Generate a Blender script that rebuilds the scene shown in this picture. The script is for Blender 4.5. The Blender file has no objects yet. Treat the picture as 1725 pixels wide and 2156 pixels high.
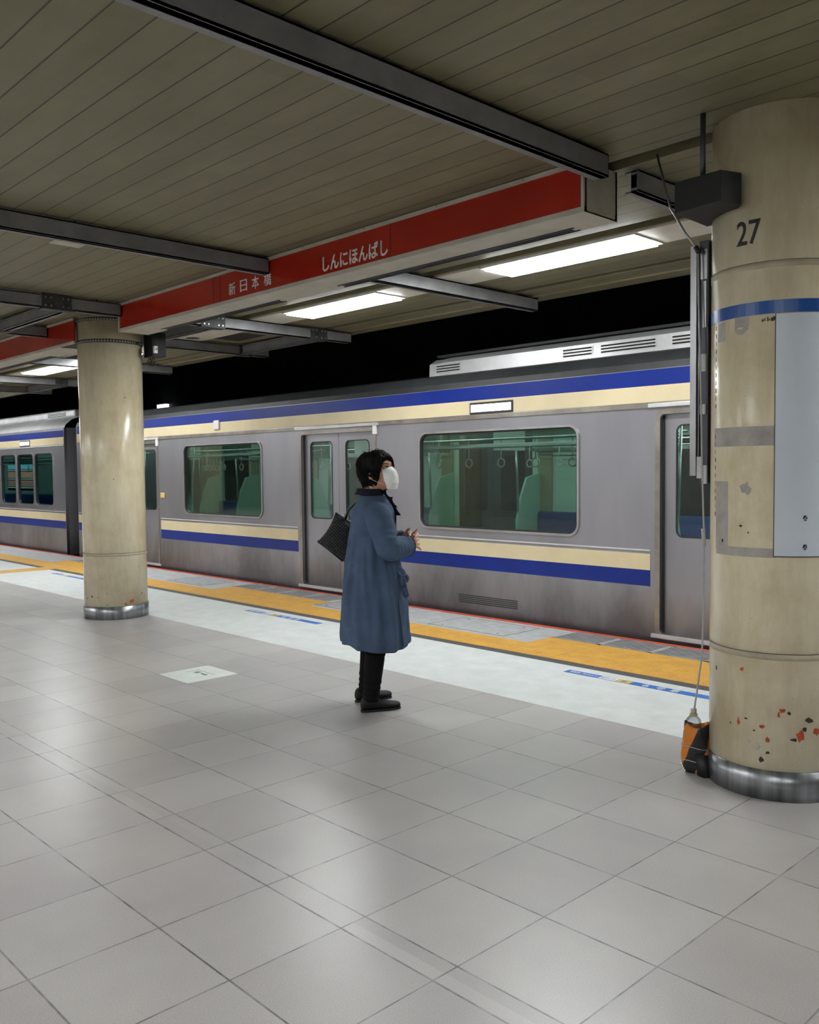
import bpy, bmesh, math, random
from mathutils import Vector, Matrix, noise
from math import sin, cos, pi, radians as R, sqrt, exp
random.seed(7)
C = bpy.context.scene.collection
S = bpy.context.scene

# ---------------------------------------------------------------- camera, world, exposure
cam_d = bpy.data.cameras.new('camera'); cam = bpy.data.objects.new('camera', cam_d); C.objects.link(cam)
YAW, PITCH, ROLL, FPX = 0.806643147, 0.0475307408, 0.0101186134, 1877.4
fw = Vector((-sin(YAW)*cos(PITCH), cos(YAW)*cos(PITCH), -sin(PITCH)))
rt = Vector((cos(YAW), sin(YAW), 0)); dn = fw.cross(rt)
rt2 = cos(ROLL)*rt + sin(ROLL)*dn; dn2 = -sin(ROLL)*rt + cos(ROLL)*dn
M = Matrix(((rt2.x, -dn2.x, -fw.x, 0), (rt2.y, -dn2.y, -fw.y, 0), (rt2.z, -dn2.z, -fw.z, 1.414), (0, 0, 0, 1)))
cam.matrix_world = M
cam_d.sensor_fit = 'HORIZONTAL'; cam_d.sensor_width = 36; cam_d.lens = FPX/1725*36
cam_d.clip_start = .05; cam_d.clip_end = 200
S.camera = cam
w = bpy.data.worlds.new('world'); S.world = w; w.use_nodes = True
w.node_tree.nodes['Background'].inputs[0].default_value = (.5, .55, .6, 1)
w.node_tree.nodes['Background'].inputs[1].default_value = 0.0
S.view_settings.view_transform = 'Standard'; S.view_settings.look = 'None'
S.view_settings.gamma = 1; S.view_settings.use_curve_mapping = False
S.view_settings.exposure = 0.0
LAMP = 46.0          # ceiling fluorescent panels
CARLAMP = 13.0        # strips inside the train

# ---------------------------------------------------------------- materials
class NT:
    def __init__(s, name):
        s.m = bpy.data.materials.new(name); s.m.use_nodes = True
        s.t = s.m.node_tree; s.n = s.t.nodes; s.b = s.n['Principled BSDF']
    def new(s, k, **kw):
        x = s.n.new(k)
        for a, v in kw.items(): setattr(x, a, v)
        return x
    def link(s, a, b): s.t.links.new(a, b)
    def math(s, op, a, b=None, c=None):
        x = s.new('ShaderNodeMath', operation=op)
        for i, v in enumerate((a, b, c)):
            if v is None: continue
            if isinstance(v, (int, float)): x.inputs[i].default_value = v
            else: s.link(v, x.inputs[i])
        return x.outputs[0]
    def coord(s):
        tc = s.new('ShaderNodeTexCoord'); sp = s.new('ShaderNodeSeparateXYZ')
        s.link(tc.outputs['Object'], sp.inputs[0]); return tc.outputs['Object'], sp.outputs
    def noise(s, vec, scale, detail=3, rough=.6, stretch=None):
        if stretch:
            mp = s.new('ShaderNodeMapping'); mp.inputs['Scale'].default_value = stretch
            s.link(vec, mp.inputs[0]); vec = mp.outputs[0]
        x = s.new('ShaderNodeTexNoise'); x.inputs['Scale'].default_value = scale
        x.inputs['Detail'].default_value = detail; x.inputs['Roughness'].default_value = rough
        s.link(vec, x.inputs['Vector']); return x.outputs['Fac']
    def ramp(s, fac, stops):
        x = s.new('ShaderNodeValToRGB'); e = x.color_ramp.elements
        while len(e) < len(stops): e.new(.5)
        for i, (p, c) in enumerate(stops): e[i].position = p; e[i].color = (*c, 1)
        s.link(fac, x.inputs[0]); return x.outputs[0]
    def mix(s, fac, a, b, mode='MIX'):
        x = s.new('ShaderNodeMix', data_type='RGBA', blend_type=mode)
        if isinstance(fac, (int, float)): x.inputs[0].default_value = fac
        else: s.link(fac, x.inputs[0])
        for i, v in ((6, a), (7, b)):
            if isinstance(v, tuple): x.inputs[i].default_value = (*v, 1)
            else: s.link(v, x.inputs[i])
        return x.outputs[2]
    def color(s, c):
        if isinstance(c, tuple): s.b.inputs['Base Color'].default_value = (*c, 1)
        else: s.link(c, s.b.inputs['Base Color'])
    def bump(s, h, strength=.3, dist=.01):
        x = s.new('ShaderNodeBump'); x.inputs['Strength'].default_value = strength
        x.inputs['Distance'].default_value = dist; s.link(h, x.inputs['Height'])
        s.link(x.outputs[0], s.b.inputs['Normal'])
    def set(s, rough=.5, metal=0., spec=None, coat=None):
        s.b.inputs['Roughness'].default_value = rough; s.b.inputs['Metallic'].default_value = metal
        if spec is not None: s.b.inputs['Specular IOR Level'].default_value = spec
        if coat is not None: s.b.inputs['Coat Weight'].default_value = coat; s.b.inputs['Coat Roughness'].default_value = .12

def mat(name, col, rough=.5, metal=0., nscale=8., namt=.12, bump=0., bscale=None, stretch=None, spec=None, coat=None):
    t = NT(name); v, _ = t.coord()
    f = t.noise(v, nscale, 4, .6, stretch)
    lo = tuple(max(0, c*(1-namt*1.6)) for c in col); hi = tuple(min(1, c*(1+namt*1.2)) for c in col)
    t.color(t.ramp(f, [(.28, lo), (.72, hi)]))
    t.set(rough, metal, spec, coat)
    if bump: t.bump(t.noise(v, bscale or nscale*6, 3, .6, stretch), bump, .004)
    return t.m

def emis(name, col, strength):
    t = NT(name); t.color((.8, .8, .8)); t.b.inputs['Emission Color'].default_value = (*col, 1)
    t.b.inputs['Emission Strength'].default_value = strength; return t.m

def mat_floor():
    t = NT('terrazzo floor tile'); v, o = t.coord()
    u = t.math('DIVIDE', t.math('ADD', o[0], .5), .4)
    low = t.math('LESS_THAN', o[1], 1.75)
    y2 = t.math('ADD', o[1], t.math('MULTIPLY', low, .1))
    q = t.math('DIVIDE', t.math('SUBTRACT', 4.2, y2), .4)
    def line(x, wd):
        fr = t.math('FRACT', t.math('ADD', x, .5)); return t.math('LESS_THAN', t.math('ABSOLUTE', t.math('SUBTRACT', fr, .5)), wd)
    g = t.math('MAXIMUM', line(u, .0062), line(q, .0078))
    strip = t.math('LESS_THAN', t.math('ABSOLUTE', t.math('SUBTRACT', o[1], 1.701)), .0028)
    g = t.math('MAXIMUM', g, strip)
    cb = t.new('ShaderNodeCombineXYZ'); t.link(t.math('FLOOR', u), cb.inputs[0]); t.link(t.math('FLOOR', q), cb.inputs[1])
    wn = t.new('ShaderNodeTexWhiteNoise', noise_dimensions='3D'); t.link(cb.outputs[0], wn.inputs[0])
    base = t.ramp(t.noise(v, 260, 2, .7), [(.3, (.40, .38, .37)), (.65, (.56, .535, .525))])
    tone = t.ramp(wn.outputs[0], [(0, (.86, .85, .86)), (1, (1, 1, 1))])
    big = t.ramp(t.noise(v, 1.4, 4, .6), [(.3, (.82, .82, .84)), (.7, (1, 1, .99))])
    c = t.mix(1., t.mix(1., base, tone, 'MULTIPLY'), big, 'MULTIPLY')
    gn = t.ramp(t.noise(v, 9, 2), [(.35, (.30, .29, .29)), (.65, (.10, .095, .095))])
    t.color(t.mix(g, c, gn))
    rr = t.new('ShaderNodeMapRange'); rr.inputs[3].default_value = .29; rr.inputs[4].default_value = .36
    t.link(t.noise(v, 3.2, 4), rr.inputs[0]); t.link(rr.outputs[0], t.b.inputs['Roughness'])
    t.b.inputs['Specular IOR Level'].default_value = .5
    t.bump(t.math('SUBTRACT', t.math('MULTIPLY', t.noise(v, 200, 2), .02), t.math('MULTIPLY', g, .6)), .22, .002)
    return t.m

def mat_planks():
    t = NT('ceiling planks'); v, o = t.coord()
    q = t.math('DIVIDE', o[1], .148)
    fr = t.math('FRACT', q); g = t.math('LESS_THAN', fr, .05)
    cb = t.new('ShaderNodeCombineXYZ'); t.link(t.math('FLOOR', q), cb.inputs[1])
    t.link(t.math('FLOOR', t.math('DIVIDE', t.math('ADD', o[0], t.math('MULTIPLY', t.math('FLOOR', q), 1.37)), 3.)), cb.inputs[0])
    wn = t.new('ShaderNodeTexWhiteNoise', noise_dimensions='3D'); t.link(cb.outputs[0], wn.inputs[0])
    c = t.ramp(t.noise(v, 5, 4, .65, (.4, 1, 1)), [(.25, (.150, .135, .075)), (.75, (.215, .195, .115))])
    c = t.mix(1., c, t.ramp(wn.outputs[0], [(0, (.86, .85, .80)), (1, (1, 1, 1))]), 'MULTIPLY')
    t.color(t.mix(g, c, (.03, .028, .022))); t.set(.5)
    t.bump(t.math('MULTIPLY', g, -1.), .6, .006)
    return t.m

def mat_pillar():
    t = NT('cream gloss paint'); v, o = t.coord()
    c = t.ramp(t.noise(v, 2.2, 6, .65), [(.25, (.60, .50, .34)), (.5, (.76, .68, .49)), (.78, (.84, .78, .62))])
    streak = t.ramp(t.noise(v, 3., 5, .7, (2.5, 2.5, .5)), [(.3, (.80, .75, .66)), (.6, (1, 1, 1))])
    c = t.mix(.8, c, streak, 'MULTIPLY')
    sp = t.noise(v, 42, 3, .7); low = t.new('ShaderNodeMapRange'); low.inputs[1].default_value = 1.1; low.inputs[2].default_value = .1
    low.inputs[3].default_value = 0; low.inputs[4].default_value = .055; t.link(o[2], low.inputs[0])
    spk = t.math('LESS_THAN', sp, t.math('ADD', .255, low.outputs[0]))
    c = t.mix(t.math('MULTIPLY', spk, .6), c, (.16, .12, .08))
    t.color(c); t.set(.20, 0, .5)
    t.bump(t.noise(v, 130, 2, .5), .20, .003)
    return t.m

def mat_steel_train():
    t = NT('brushed stainless'); v, o = t.coord()
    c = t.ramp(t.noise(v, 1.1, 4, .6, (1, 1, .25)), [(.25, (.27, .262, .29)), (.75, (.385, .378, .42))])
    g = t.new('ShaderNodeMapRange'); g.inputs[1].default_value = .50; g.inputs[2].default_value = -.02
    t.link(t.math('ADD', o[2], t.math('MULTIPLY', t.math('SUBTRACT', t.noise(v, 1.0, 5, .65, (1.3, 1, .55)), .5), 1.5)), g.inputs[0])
    c = t.mix(t.math('MULTIPLY', g.outputs[0], .62), c, (.055, .048, .046))  # road grime plus the shade low on the side, both painted into the colour
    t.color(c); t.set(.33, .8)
    t.bump(t.noise(v, 60, 2, .5, (1, 1, 8)), .04, .002)
    return t.m

def mat_yellow():
    t = NT('yellow tactile tile'); v, o = t.coord()
    c = t.ramp(t.noise(v, 7, 5, .7), [(.25, (.47, .235, .03)), (.7, (.66, .36, .055))])
    def wave(x, p): return t.math('SUBTRACT', t.math('FRACT', t.math('DIVIDE', x, p)), .5)
    a = wave(o[0], .06); b = wave(o[1], .06)
    d = t.math('SQRT', t.math('ADD', t.math('MULTIPLY', a, a), t.math('MULTIPLY', b, b)))
    dome = t.math('MAXIMUM', t.math('SUBTRACT', 1., t.math('MULTIPLY', d, 4.2)), 0.)
    sm = t.math('LESS_THAN', t.math('ABSOLUTE', t.math('SUBTRACT', t.math('FRACT', t.math('DIVIDE', o[0], 1.62)), .5)), .0028)
    sp = t.math('LESS_THAN', t.noise(v, 38, 2, .6), .31)
    c = t.mix(t.math('MULTIPLY', t.math('MAXIMUM', sm, sp), .55), c, (.20, .12, .04))
    t.color(c); t.set(.55)
    t.bump(dome, .7, .006); return t.m

def mat_glass(name, tint, refl=.10):
    t = NT(name); t.n.remove(t.b)
    tr = t.new('ShaderNodeBsdfTransparent'); tr.inputs[0].default_value = (*tint, 1)
    gl = t.new('ShaderNodeBsdfGlossy'); gl.inputs['Roughness'].default_value = .03
    lw = t.new('ShaderNodeLayerWeight'); lw.inputs[0].default_value = .3
    f = t.math('ADD', t.math('MULTIPLY', lw.outputs['Fresnel'], .5), refl*.4)
    mx = t.new('ShaderNodeMixShader'); t.link(f, mx.inputs[0]); t.link(tr.outputs[0], mx.inputs[1]); t.link(gl.outputs[0], mx.inputs[2])
    t.link(mx.outputs[0], t.n['Material Output'].inputs[0]); return t.m

def mat_perforated():
    t = NT('perforated steel strap'); v, o = t.coord()
    an = t.math('ARCTAN2', o[1], o[0])
    fr = t.math('ABSOLUTE', t.math('SUBTRACT', t.math('FRACT', t.math('MULTIPLY', an, 11.)), .5))
    zz = t.math('ABSOLUTE', o[2])
    m = t.math('MULTIPLY', t.math('LESS_THAN', fr, .2), t.math('LESS_THAN', zz, .007))
    t.color(t.mix(m, (.05, .055, .05), (.45, .42, .34))); t.set(.5, .3); return t.m

def mat_quilt():
    t = NT('black quilted nylon'); v, o = t.coord()
    a = t.math('ABSOLUTE', t.math('SUBTRACT', t.math('FRACT', t.math('MULTIPLY', t.math('ADD', o[0], o[2]), 48.)), .5))
    b = t.math('ABSOLUTE', t.math('SUBTRACT', t.math('FRACT', t.math('MULTIPLY', t.math('SUBTRACT', o[0], o[2]), 48.)), .5))
    h = t.math('MULTIPLY', t.math('SUBTRACT', .5, a), t.math('SUBTRACT', .5, b))
    t.color((.012, .013, .014)); t.set(.5, 0, .45); t.bump(h, .8, .02); return t.m

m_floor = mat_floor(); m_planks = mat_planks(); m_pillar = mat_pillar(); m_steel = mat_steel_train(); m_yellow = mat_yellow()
m_white = mat('pale walkway band', (.61, .63, .63), .42, 0, 6, .07, .15, 120)
m_pathline = mat('dark grey rubber strip', (.07, .068, .068), .6, 0, 20, .15)
m_slab = mat('grey platform edge slab', (.40, .41, .42), .5, 0, 9, .14, .2, 90)
m_red_edge = mat('red edge line paint', (.55, .07, .03), .5, 0, 10, .2)
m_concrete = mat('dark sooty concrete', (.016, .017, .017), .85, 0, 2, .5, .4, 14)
m_redpanel = mat('red enamel fascia', (.36, .016, .007), .14, 0, 1.2, .14, spec=.5)
m_beige = mat('beige aluminium trim', (.50, .47, .40), .42, .1, 4, .12)
m_beam = mat('grey painted channel steel', (.22, .22, .23), .45, .25, 5, .15, .1, 60)
m_beamdark = mat('dark splice plate', (.055, .058, .06), .5, .3, 12, .25)
m_void = mat('dark ceiling void', (.01, .01, .009), .9)
m_cover = mat('pale lamp recess cover', (.60, .57, .50), .5, 0, 3, .08)
m_lens = emis('fluorescent lens', (.97, 1., .99), LAMP)
m_lampend = mat('white lamp housing', (.75, .76, .74), .4)
m_band = mat('brushed steel skirting', (.30, .31, .33), .3, .8, 3, .35, .05, 20, stretch=(6, 6, .3))
m_seam = mat('painted joint line', (.44, .38, .28), .5)
m_rust = mat('exposed red primer', (.42, .06, .02), .6, 0, 40, .3)
m_darkchip = mat('dark chip', (.035, .025, .02), .6, 0, 60, .3)
m_residue = mat('grey adhesive residue', (.40, .365, .34), .5, 0, 14, .14)
m_bluetape = mat('blue vinyl tape', (.012, .085, .34), .3, 0, 4, .1)
m_panelw = mat('pale blue white sign board', (.60, .66, .74), .4, 0, 3, .04)
m_black = mat('black lettering', (.008, .008, .01), .4)
m_letter = mat('off white lettering', (.74, .73, .70), .45)
m_tblue = mat('royal blue livery film', (.003, .019, .20), .28, 0, 2, .1, spec=.35)
m_tcream = mat('cream livery film', (.60, .51, .33), .3, 0, 2, .06)
m_dkgrey = mat('dark roof coating', (.020, .022, .023), .55, 0, 5, .2)
m_midgrey = mat('grey roof shoulder', (.036, .040, .042), .5, 0, 5, .2)
m_silver = mat('satin silver paint', (.60, .60, .62), .38, .35, 3, .12)
m_gutter = mat('stainless gutter', (.34, .31, .28), .3, .8, 4, .2)
m_frame = mat('window frame steel', (.42, .41, .43), .3, .8, 4, .15)
m_rubber = mat('black rubber', (.014, .014, .015), .55)
m_bellows = mat('dark gangway bellows', (.022, .022, .022), .7, 0, 8, .3)
m_glass = mat_glass('green tinted glass', (.45, .58, .53))
m_glassdoor = mat_glass('door glass', (.62, .72, .69))
m_intwall = mat('pale green white lining', (.55, .68, .60), .5, 0, 2, .05)
m_intceil = mat('white ceiling lining', (.72, .76, .74), .5)
m_intfloor = mat('grey car floor', (.16, .17, .17), .5)
m_seat = mat('blue seat moquette', (.015, .06, .24), .85, 0, 60, .2)
m_partition = mat('mint seat end screen', (.42, .66, .56), .4, 0, 2, .05)
m_chrome = mat('chrome rail', (.75, .77, .76), .18, .95)
m_tan = mat('tan door pocket', (.34, .31, .21), .5, 0, 4, .1)
m_carlamp = emis('car lamp', (.90, 1., .95), CARLAMP)
m_led = emis('lit destination board', (.92, .94, 1.), 3.0)
m_poster = mat('hanging poster paper', (.70, .72, .66), .6)
m_posterd = mat('printed poster', (.10, .16, .12), .6, 0, 30, .8)
m_galv = mat('galvanised steel', (.40, .40, .42), .28, .85, 5, .3, .05, 12, stretch=(1, 1, .3))
m_galvd = mat('dark steel channel', (.075, .075, .085), .35, .6, 5, .3, stretch=(1, 1, .3))
m_tape = mat('white cloth tape', (.62, .62, .64), .5)
m_hose = mat('clear grey hose', (.40, .41, .43), .3, 0, 10, .1)
m_sticker = mat('blue floor sticker', (.02, .14, .52), .35)
m_stickyel = mat('yellow sticker block', (.62, .46, .07), .4)
m_signtile = mat('white floor sign', (.70, .74, .70), .45, 0, 5, .05)
m_signink = mat('worn green black ink', (.12, .15, .12), .5, 0, 30, .3)
m_grate = mat('steel drain bar', (.48, .49, .51), .45, .4, 10, .15)
m_coat = mat('slate blue coat cotton', (.066, .102, .175), .85, 0, 7, .16, .25, 220, spec=.25)
m_navy = mat('navy collar', (.006, .008, .017), .8, 0, 20, .2, .3, 90, spec=.25)
m_trouser = mat('black trousers', (.004, .004, .005), .9, 0, 20, .2, spec=.2)
m_shoe = mat('black shoe leather', (.006, .006, .007), .6, 0, 20, .2, spec=.3)
m_sole = mat('black rubber sole', (.006, .006, .006), .7)
m_hair = mat('black hair', (.006, .005, .005), .75, 0, 60, .4, spec=.15)
m_skin = mat('skin', (.58, .29, .19), .5, 0, 12, .10, .1, 200)
m_mask = mat('white pleated mask', (.84, .86, .86), .75, 0, 20, .03)
m_eyewhite = mat('eye white', (.80, .78, .75), .2)
m_iris = mat('dark iris', (.012, .008, .006), .1)
m_brow = mat('eyebrow', (.05, .03, .03), .8)
m_quilt = mat_quilt()
m_bagleather = mat('black bag trim', (.010, .010, .010), .35)
m_orange = mat('orange hazard cloth', (.58, .17, .015), .6, 0, 14, .2, .5, 30)
m_hazblack = mat('black hazard stripe', (.008, .008, .009), .55)
m_pet = mat_glass('clear bottle plastic', (.82, .86, .88), .15)
m_capyellow = mat('yellow bottle ring', (.45, .40, .05), .4)
m_perf = mat_perforated()
m_boxblack = mat('black speaker housing', (.010, .010, .011), .6)
m_hatch = mat('grey inspection cover', (.34, .35, .37), .5, .1, 12, .14, .2, 80)

# ---------------------------------------------------------------- mesh helpers
class MB:
    def __init__(s): s.bm = bmesh.new()
    def box(s, x0, x1, y0, y1, z0, z1, mi=0):
        v = [s.bm.verts.new(p) for p in ((x0,y0,z0),(x1,y0,z0),(x1,y1,z0),(x0,y1,z0),(x0,y0,z1),(x1,y0,z1),(x1,y1,z1),(x0,y1,z1))]
        for f in ((3,2,1,0),(4,5,6,7),(0,1,5,4),(1,2,6,5),(2,3,7,6),(3,0,4,7)):
            s.bm.faces.new([v[i] for i in f]).material_index = mi
        return s
    def loft(s, rings, closed=True, cap=True, mi=0, smooth=True):
        vr = [[s.bm.verts.new(p) for p in r] for r in rings]; n = len(vr[0])
        for a, b in zip(vr, vr[1:]):
            for i in range(n if closed else n-1):
                j = (i+1) % n
                f = s.bm.faces.new((a[i], a[j], b[j], b[i])); f.smooth = smooth; f.material_index = mi
        if cap and closed:
            for r, fl in ((vr[0], True), (vr[-1], False)):
                f = s.bm.faces.new(r[::-1] if fl else r); f.material_index = mi
        return s
    def tube(s, pts, rad, n=10, mi=0, round_ends=False, smooth=True):
        pts = [Vector(p) for p in pts]
        if isinstance(rad, (int, float)): rad = [rad]*len(pts)
        rings = []; up = None
        if round_ends:
            d0 = (pts[0]-pts[1]).normalized(); d1 = (pts[-1]-pts[-2]).normalized()
            a0 = [(pts[0]+d0*rad[0]*k, rad[0]*sqrt(max(0, 1-k*k))) for k in (.95, .7, .4)]
            a1 = [(pts[-1]+d1*rad[-1]*k, rad[-1]*sqrt(max(0, 1-k*k))) for k in (.4, .7, .95)]
            pts = [p for p, _ in a0]+pts+[p for p, _ in a1]; rad = [q for _, q in a0]+list(rad)+[q for _, q in a1]
        for i, p in enumerate(pts):
            t = (pts[min(i+1, len(pts)-1)]-pts[max(i-1, 0)]).normalized()
            if up is None:
                up = t.orthogonal().normalized()
            up = (up - t*up.dot(t)).normalized(); sd = t.cross(up)
            r = rad[i]; rr = r if isinstance(r, tuple) else (r, r)
            rings.append([p+up*(cos(2*pi*k/n)*rr[0])+sd*(sin(2*pi*k/n)*rr[1]) for k in range(n)])
        return s.loft(rings, mi=mi, smooth=smooth)
    def lathe(s, prof, c=(0, 0, 0), n=48, mi=0, cap=True, smooth=True):
        c = Vector(c)
        return s.loft([[c+Vector((r*cos(2*pi*k/n), r*sin(2*pi*k/n), z)) for k in range(n)] for r, z in prof], cap=cap, mi=mi, smooth=smooth)
    def poly(s, pts, d, mi=0):
        """flat polygon extruded by vector d"""
        d = Vector(d); a = [s.bm.verts.new(p) for p in pts]; b = [s.bm.verts.new(Vector(p)+d) for p in pts]
        s.bm.faces.new(a[::-1]).material_index = mi; s.bm.faces.new(b).material_index = mi
        for i in range(len(a)):
            j = (i+1) % len(a); s.bm.faces.new((a[i], a[j], b[j], b[i])).material_index = mi
        return s
    def addmesh(s, me, mtx=None):
        k = len(s.bm.verts); s.bm.from_mesh(me); s.bm.verts.ensure_lookup_table()
        if mtx:
            for v in s.bm.verts[k:]: v.co = mtx @ v.co
        return s
    def build(s, name, mats, parent=None, loc=None, normals=True):
        if normals: bmesh.ops.recalc_face_normals(s.bm, faces=s.bm.faces)
        me = bpy.data.meshes.new(name); s.bm.to_mesh(me); s.bm.free()
        return mkobj(name, me, mats, parent, loc)

def mkobj(name, me, mats, parent=None, loc=None):
    for m in (mats if isinstance(mats, (list, tuple)) else [mats]): me.materials.append(m)
    o = bpy.data.objects.new(name, me); C.objects.link(o)
    if parent: o.parent = parent
    if loc: o.location = loc
    return o
def bevel(o, w=.004, seg=2):
    m = o.modifiers.new('bevel', 'BEVEL'); m.width = w; m.segments = seg; m.limit_method = 'ANGLE'; return o
def subsurf(o, n=1):
    m = o.modifiers.new('sub', 'SUBSURF'); m.levels = n; m.render_levels = n; return o
def tag(o, label=None, cat=None, group=None, kind=None):
    if label: o['label'] = label
    if cat: o['category'] = cat
    if group: o['group'] = group
    if kind: o['kind'] = kind
    return o
def struct(o, label, cat): return tag(o, label, cat, kind='structure')
def empty(name, loc=(0, 0, 0), rz=0):
    o = bpy.data.objects.new(name, None); C.objects.link(o); o.location = loc; o.rotation_euler.z = rz; o.empty_display_size = .1; return o
def copy_tree(o, parent=None):
    c = o.copy(); C.objects.link(c)
    if parent: c.parent = parent
    for ch in [k for k in bpy.data.objects if k.parent == o]: copy_tree(ch, c)
    return c
def curve_mesh(cu):
    o = bpy.data.objects.new('tmp', cu); C.objects.link(o)
    dg = bpy.context.evaluated_depsgraph_get(); dg.update()
    me = bpy.data.meshes.new_from_object(o.evaluated_get(dg)); bpy.data.objects.remove(o); return me
def rrect(x0, x1, z0, z1, r=.0, n=5):
    if r <= 0: return [(x0, z0), (x1, z0), (x1, z1), (x0, z1)]
    out = []
    for cx, cz, a in ((x1-r, z0+r, -90), (x1-r, z1-r, 0), (x0+r, z1-r, 90), (x0+r, z0+r, 180)):
        for k in range(n+1):
            t = R(a+90*k/n); out.append((cx+r*cos(t), cz+r*sin(t)))
    return out
def plate(outline, holes, thick):
    """sheet in the XZ plane with holes, its front at y=0 and its back at y=thick"""
    cu = bpy.data.curves.new('c', 'CURVE'); cu.dimensions = '2D'; cu.fill_mode = 'BOTH'; cu.extrude = thick/2
    for L in [outline]+holes:
        sp = cu.splines.new('POLY'); sp.points.add(len(L)-1); sp.use_cyclic_u = True
        for i, (x, z) in enumerate(L): sp.points[i].co = (x, z, 0, 1)
    me = curve_mesh(cu); bpy.data.curves.remove(cu)
    me.transform(Matrix(((1,0,0,0),(0,0,-1,thick/2),(0,1,0,0),(0,0,0,1)))); return me
def text_mesh(body, size, ext=.001, offset=0.):
    cu = bpy.data.curves.new('t', 'FONT'); cu.body = body; cu.size = size; cu.extrude = ext; cu.offset = offset
    cu.align_x = 'CENTER'; cu.align_y = 'CENTER'; cu.resolution_u = 4
    me = curve_mesh(cu); bpy.data.curves.remove(cu); return me
def cyl_patch(az0, az1, z0, z1, r, th=.0012, n=None, mb=None, mi=0):
    mb = mb or MB(); n = n or max(2, int(abs(az1-az0)/3))
    for k in range(n):
        a, b = R(az0+(az1-az0)*k/n), R(az0+(az1-az0)*(k+1)/n)
        q = []
        for rr in (r, r+th):
            for t, z in ((a, z0), (b, z0), (b, z1), (a, z1)): q.append(mb.bm.verts.new((rr*cos(t), rr*sin(t), z)))
        for f in ((0,1,2,3),(7,6,5,4),(0,4,5,1),(3,2,6,7)): mb.bm.faces.new([q[i] for i in f]).material_index = mi
        if k == 0: mb.bm.faces.new([q[i] for i in (0,3,7,4)]).material_index = mi
        if k == n-1: mb.bm.faces.new([q[i] for i in (1,5,6,2)]).material_index = mi
    return mb
def blob_patch(mb, az, z, wz, hz, r, seed=0, mi=0):
    """irregular chip on a cylinder"""
    rnd = random.Random(seed); n = 11; pts = []
    for k in range(n):
        t = 2*pi*k/n; q = .55+.6*rnd.random(); pts.append((wz*q*cos(t), hz*q*sin(t)))
    a = [mb.bm.verts.new(((r+.0012)*cos(R(az)+x/r), (r+.0012)*sin(R(az)+x/r), z+y)) for x, y in pts]
    b = [mb.bm.verts.new(((r-.004)*cos(R(az)+x/r), (r-.004)*sin(R(az)+x/r), z+y)) for x, y in pts]
    mb.bm.faces.new(a).material_index = mi
    for i in range(n): mb.bm.faces.new((a[i], a[(i+1) % n], b[(i+1) % n], b[i])).material_index = mi

# ================================================================ STRUCTURE
XL, XR = -48., 9.
struct(MB().box(XL, XR, -7, 4.2, -.25, 0).build('floor', m_floor), 'speckled grey square floor tiles of the platform', 'floor')
struct(MB().box(XL, XR, 4.2, 5.2, -.25, 0).build('trim_1', m_white), 'pale white walkway band along the platform between grey tiles and dark strip', 'floor band')
struct(MB().box(XL, -13.5, 5.2, 5.3, -.25, 0).box(-13.1, XR, 5.2, 5.3, -.25, 0).build('trim_2', m_pathline), 'thin dark grey strip beside the yellow tactile paving', 'floor strip')
y = MB(); x = XL; starts = []
s0 = -14.19-4.83*7
while s0 < XR: starts.append(s0); s0 += 4.83
wide = [(a, a+1.9) for a in starts]
pts = [(XL, 5.3)]; prof = []
cur = XL
for a, b in wide:
    a2, b2 = max(a, XL), min(b, XR)
    if b2 <= XL: continue
    prof += [(cur, 5.66), (a2, 5.66), (a2, 5.965), (b2, 5.965)] if a2 > cur else [(a2, 5.965), (b2, 5.965)]
    cur = b2
if cur < XR: prof += [(cur, 5.66), (XR, 5.66)]
for i in range(0, len(prof)-1, 2):
    (xa, ya), (xb, yb) = prof[i], prof[i+1]
    if xb > xa: y.box(xa, xb, 5.3, ya, -.25, .002)
y.box(-13.5, -13.1, -6, 5.3, -.02, .002)
struct(y.build('trim_3', m_yellow), 'yellow tactile paving strip along the platform edge, stepping wider at the gratings', 'tactile paving')
y = MB()
for i in range(0, len(prof)-1, 2):
    (xa, ya), (xb, yb) = prof[i], prof[i+1]
    if xb > xa: y.box(xa, xb, ya, 6.315, -.25, 0)
struct(y.build('trim_4', m_slab), 'grey slabs between the yellow paving and the red platform edge', 'edge slab')
struct(MB().box(XL, XR, 6.315, 6.37, -.25, .004).build('trim_5', m_red_edge), 'red line along the very edge of the platform', 'edge line')
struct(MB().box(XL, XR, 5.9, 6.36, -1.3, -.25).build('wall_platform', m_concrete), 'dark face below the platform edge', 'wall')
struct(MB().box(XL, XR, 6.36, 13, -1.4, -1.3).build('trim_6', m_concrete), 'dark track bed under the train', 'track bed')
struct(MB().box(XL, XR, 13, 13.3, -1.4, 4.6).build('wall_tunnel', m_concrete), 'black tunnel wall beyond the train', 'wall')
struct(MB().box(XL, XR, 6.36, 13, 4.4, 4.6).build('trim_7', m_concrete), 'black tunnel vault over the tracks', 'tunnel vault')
struct(MB().box(XL-.3, XL, -7, 13, -1.4, 4.6).build('wall_left', m_concrete), 'dark far end of the station', 'wall')
struct(MB().box(XR, XR+.3, -7, 13, -1.4, 4.6).build('wall_right', m_concrete), 'dark near end of the station', 'wall')
m_nearwall = mat('pale station wall', (.42, .41, .37), .5)
struct(MB().box(XL, XR, -7.3, -7, -1.4, 4.6).build('wall_back', m_nearwall), 'pale wall behind the photographer', 'wall')
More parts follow.
